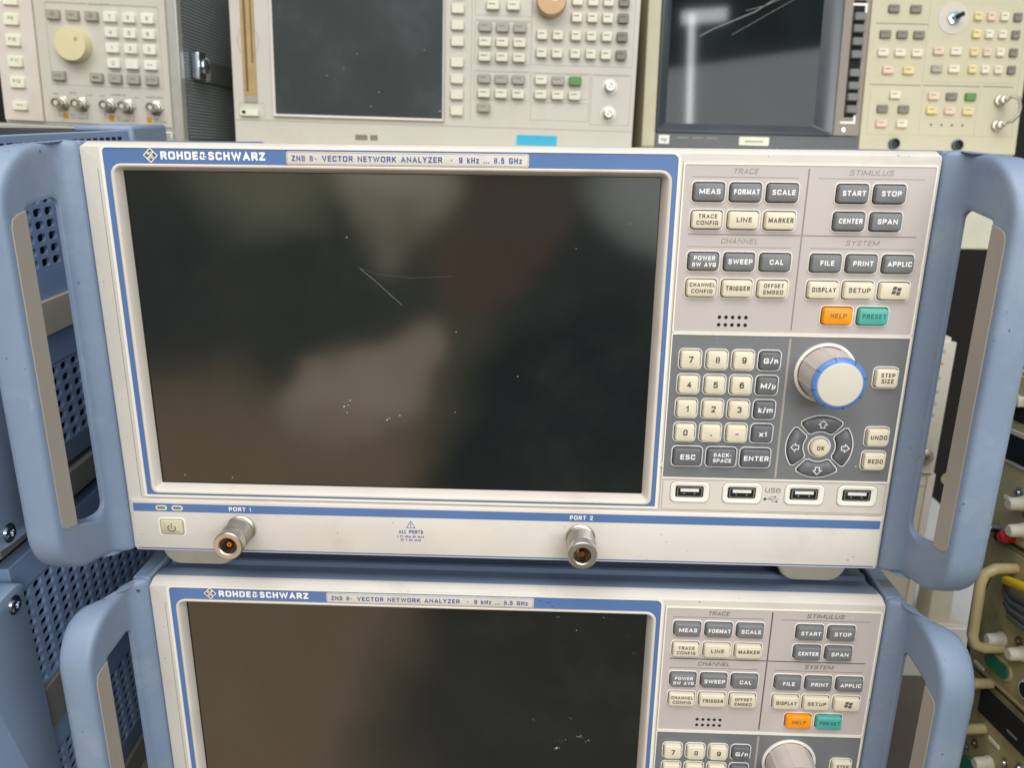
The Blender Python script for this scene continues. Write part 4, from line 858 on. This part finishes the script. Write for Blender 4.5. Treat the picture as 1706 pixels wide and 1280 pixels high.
for z, r_ in ((-12.4, '789'), (-27, '456'), (-41.6, '123'), (-56.5, '0. ')):
    for x, s_ in zip((76.3, 95.2, 114.5), r_):
        okey(A, x, z, 13.4, 9.6, 'old_key_white', 4.5, s_ if s_ != ' ' else '%', 'grey_ink', tw={'.': .8, '1': 1.6}.get(s_, 2.6 if s_ != ' ' else 5), th=3.6 if s_ != ' ' else 2)
for x, z, s_, tw in ((17.9, -12.4, '◇', 4), (37.6, -12.4, 'REF', 6), (57.1, -12.4, '◇', 4), (17.5, -71, 'CANCEL', 10), (56.9, -71, '◂▸', 6), (76.4, -71, 'ON', 4), (95.3, -71, 'OFF', 5.4), (114.4, -71, 'ENTER', 8.5)):
    if s_ in ('◇', '◂▸'):
        okey(A, x, z, 13.4, 9.4, 'old_key_grey', 4.5, tick=False)
        b = MB()
        if s_ == '◇': b.stroke([(x, z + 2), (x + 2, z), (x, z - 2), (x - 2, z)], .5, -4.6, 'grey_ink', True)
        else:
            b.add([(x - 3.4, -4.6, z), (x - .6, -4.6, z + 1.6), (x - .6, -4.6, z - 1.6)], [(0, 1, 2)], 'dark_ink'); b.add([(x + 3.4, -4.6, z), (x + .8, -4.6, z + 1.0), (x + .8, -4.6, z - 1.0)], [(0, 1, 2)], 'dark_ink')
        b.build('key_mark', A)
    else: okey(A, x, z, 13.4, 9.4, 'old_key_grey', 4.5, s_, 'grey_ink', tw=tw, th=1.9)
b = MB(); b.lathe((37.5, 0, -40.5), (0, -1, 0), [(16.6, 0), (16.4, 11), (15.8, 12.4), (.1, 12.8)], 'ivory_knob', 44); b.lathe((44, -12.7, -36), (0, -1, 0), [(2, 0), (1.6, -.05), (.1, -.1)], 'old_line', 14); b.build('rotary_knob', A, sharp=35)
for x in (18, 38, 67.6, 86.7, 116.2):
    b = MB(); b.lathe((x, 0, -98), (0, -1, 0), [(8.0, 0), (8.0, 2), (6.9, 2.4)], 'nickel', 6); b.lathe((x, -2, -98), (0, -1, 0), [(6.2, 0), (6.0, 4), (4.9, 4.4), (4.9, 13), (4.4, 13.6), (3.6, 13.6), (3.5, 10)], 'nickel', 28, True, False)
    b.lathe((x, -2, -98), (0, -1, 0), [(3.5, 10.6), (2.0, 10.6), (1.9, 13), (.9, 13.0), (.8, 11)], 'old_key_white', 20, False, True); b.lathe((x, -8, -98), (0, -1, 0), [(5.0, 0), (5.0, .01)], 'nickel', 8)
    b.box(x - 6, x + 6, -11.5, -9.8, -98.8, -97.2, 'nickel'); b.build('coaxial_socket', A, sharp=35)
# shelf that carries them
b = MB(); b.box(-520, 790, 440, 460, -99, -14, 'shelf_cream'); b.box(-520, 790, 460, 960, -40, -14, 'shelf_cream')
sh = b.build('shelf', bevel=1.5); tag(sh, 'cream shelf carrying the old instruments behind, seen through the right handle', 'shelf')

# ------------------------------------------------------------------ things right of the stack
b = MB(); b.box(440, 800, 330, 900, -530, -474, 'bench_white'); b.box(440, 800, 318, 330, -530, -471, 'bench_white')
tag(b.build('workbench', bevel=1.5), 'white workbench edge behind the right handle of the lower analyzer', 'workbench')
A = thing('slim_module', 'tall slim cream module standing behind the right handle, with a round terminal', 'module', (615, 335, -169))
b = MB(); b.box(-70, 6, 0, 160, -136, 0, 'old_cream'); b.box(-70, 10, -3, 2, -137, -4, 'old_cream')
for i, (z, m_) in enumerate(((-12, 'old_line'), (-24, 'orange_mark'), (-38, 'old_key_grey'), (-52, 'old_key_grey'), (-64, 'old_line'), (-76, 'old_key_grey'))): b.box(-3, 1, -3.3, -3, z - 2, z + 1, m_)
b.build('cabinet', A, bevel=2)
b = MB(); b.lathe((-1, -3, -118), (0, -1, 0), [(7, 0), (7, 2), (5, 3), (4.6, 8), (.1, 9)], 'nickel', 20); b.build('terminal', A)
A = thing('slotted_module', 'cream module with three dark slots under the slim one, behind the right handle', 'module', (615, 335, -306))
b = MB(); b.box(-150, 14, 0, 160, -165, -2, 'old_cream'); b.box(6, 12, -2, 0, -160, -4, 'bezel_cream')
for z in (-34, -56, -80): b.box(-14, -6, -.5, 0, z - 4, z + 3, 'well')
b.box(-150, 13, -.4, 0, -15, -14, 'old_line'); b.build('cabinet', A, bevel=2)
b = MB(); b.box(640, 662, 322, 350, -470, -418, 'shelf_cream'); b.box(632, 676, 320, 352, -473.5, -468, 'shelf_cream')
tag(b.build('metal_bracket', bevel=1.2), 'cream metal bracket standing on the white workbench edge', 'bracket')
b = MB(); b.tube([(640, 335, -312), (655, 340, -320), (690, 350, -335)], 6, 'olive_light', 12); tag(b.build('crossbar', sharp=60), 'pale crossbar behind the right handle next to the slim module', 'bar')

RR = ((0.9967, -0.0814, 0.0), (0.0813, 0.9946, 0.064), (-0.0052, -0.0638, 0.9979))
def gear(name, label, t1, t0, fn, far=68):
    A = thing(name, label, 'test instrument', (521, 0, 0), RR, 'olive instruments stacked on the right')
    b = MB(); b.box(0, 240, -260, far, t0, t1, 'olive'); b.box(-2, 0, -258, far - 2, t0 + 2, t1 - 2, 'olive_light' if t1 > -200 else 'olive'); b.build('cabinet', A, bevel=1.2)
    fn(A)
    rnd = random.Random(int(-t1))
    for k_ in range(7):
        s_ = 4 + rnd.random() * 58; t_ = t0 + 6 + rnd.random() * (t1 - t0 - 12)
        if t0 < -400: t_ = -345 - rnd.random() * 45
        b = MB(); r_ = rnd.choice((1.4, 1.8, 2.2))
        if k_ % 3 == 2: b.box(-2.6, -1.9, s_ - 5, s_ + 5, t_ - 1.2, t_ + 1.2, rnd.choice(('old_key_dark', 'well', 'sticker_white'))); b.build('name_strip', A)
        else: b.lathe((-2, s_, t_), (-1, 0, 0), [(r_ * 1.6, 0), (r_ * 1.6, .8), (r_, 1.2), (r_ * .8, 2.4), (.1, 2.5)], rnd.choice(('nickel', 'chrome', 'bore_brown')), 14); b.build('screw', A)
    return A
def gknob(A, s_, t_, r_=4.0, L_=9, m_='bin_white'):
    b = MB(); b.lathe((-2, s_ - 4, t_), (-1, 0, 0), [(r_ * 1.15, 0), (r_ * 1.15, 1.5), (r_, 2), (r_ * .92, L_), (r_ * .7, L_ + 1), (.1, L_ + 1)], m_, 18); b.build('knob', A, sharp=40)
def ghandle(A, s_, t1, t0):
    b = MB(); b.tube([(-2, s_, t1), (-14, s_, t1), (-20, s_, t1 - 3), (-22, s_, t1 - 9), (-22, s_, t0 + 9), (-20, s_, t0 + 3), (-14, s_, t0), (-2, s_, t0)], 3.2, 'tube_cream', 12); b.build('handle', A, sharp=60)
def g1(A):
    b = MB(); b.box(-3.5, -2, 38, 66, -175, -154, 'old_cream'); b.build('dial_frame', A, bevel=.8); b = MB(); b.box(-3.9, -3.4, 34, 62, -172.5, -157, 'crt'); b.build('dial', A)
    b = MB(); b.box(-8, -2, 48, 66, -139, -133, 'bin_white'); b.build('grip_bar', A, bevel=1); b = MB(); b.box(-2.5, -1.9, 0, 64, -149, -140, 'well'); b.build('dark_gap', A)
    gknob(A, 42, -194); gknob(A, 38, -209)
    b = MB(); b.lathe((-2, 56, -217), (-1, 0, 0), [(3, 0), (3, 6), (2, 8), (.1, 8)], 'chrome', 14); b.lathe((-2, 50, -220), (-1, 0, 0), [(2.6, 0), (2.6, 5), (.1, 6)], 'black', 14); b.build('terminal', A)
    b = MB(); b.lathe((-2, 43, -217), (-1, 0, 0), [(3.4, 0), (3.4, 6), (2.6, 8), (.1, 8)], 'red', 16); b.build('terminal', A, label='red terminal')
def g2(A):
    ghandle(A, 36, -234, -286)
    gknob(A, 41, -281); gknob(A, 22, -279)
    b = MB(); o = rr(36, -298, 24, 11, 5.4, 6); b.loft([[(-2, s_, t_) for s_, t_ in o], [(-3.2, s_, t_) for s_, t_ in o]], 'tube_cream', False, True)
    o = rr(36, -298, 21, 8.6, 4.2, 6); b.loft([[(-3.2, s_, t_) for s_, t_ in o], [(-4.6, s_, t_) for s_, t_ in o]], 'green_glass', False, True); b.build('green_window', A)
    b = MB(); b.lathe((-2, 12, -299), (-1, 0, 0), [(6, 0), (5.6, .6)], 'bin_white', 24); b.lathe((-2.7, 12, -299), (-1, 0, 0), [(4.6, 0), (4.4, .2)], 'well', 24); b.build('socket', A)
    b = MB(); b.box(-2.6, -2, -200, 60, -311, -309.5, 'tube_cream'); b.build('trim_line', A)
def g3(A):
    b = MB(); b.box(-3.4, -2, -200, 46, -336, -318, 'well'); b.build('dark_band', A)
    for s_ in (10, -30): b_ = MB(); b_.box(-3.8, -3.4, s_, s_ + 9, -331, -329.5, 'softkey_grey'); b_.build('slot_mark', A)
    ghandle(A, 40, -309 - 4, -345)
    gknob(A, 34, -362); gknob(A, 14, -380)
    b = MB(); o = rr(40, -378, 26, 14, 6.5, 6); b.loft([[(-2, s_, t_) for s_, t_ in o], [(-5, s_, t_) for s_, t_ in o]], 'green_glass', False, True); b.build('green_window', A)
gear('rack_instrument', 'olive instrument with dark dial and red terminal, topmost at the right edge', -120, -222, g1)
gear('rack_instrument', 'olive instrument with a green oval window between white knobs, middle at the right edge', -223.5, -315, g2)
gear('rack_instrument', 'olive instrument with a black band and tubular handle, lowest at the right edge', -316.5, -460, g3)
def RRp(n_, s_, t_): v = Matrix(RR) @ Vector((n_, s_, t_)); return (521 + v.x, v.y, v.z)
b = MB(); b.tube([RRp(-10, 44, -236), RRp(-11, 47, -252), RRp(-14, 49, -280), RRp(-13, 50, -300), RRp(-10, 49, -318), RRp(-10, 49, -335), RRp(-12, 54, -343), RRp(-14, 62, -345)], 1.1, 'black', 8)
tag(b.build('black_wire', sharp=60), 'thin black wire hanging down over the olive instruments', 'wire')
b = MB(); b.tube([RRp(-4, 38, -242), RRp(-9, 33, -240), RRp(-12, 22, -236), RRp(-12, 2, -232)], 2.6, 'yellow_cable', 12)
tag(b.build('yellow_cable', sharp=60), 'yellow cable lying across the middle olive instrument', 'cable')
b = MB()
for i in range(7): b.tube([RRp(-3 - 1.2 * (i % 3), 40 - i, -245 - i * 2.2), RRp(-7, 28, -247 - i * 2.3 + (i % 2) * 2), RRp(-6, 2, -243 - i * 3.0)], 1.8, 'dark_grey_plastic' if i % 2 else 'strap_grey', 8)
tag(b.build('cable_bundle', sharp=60), 'dark grey cable bundle tucked under the yellow cable', 'cables')
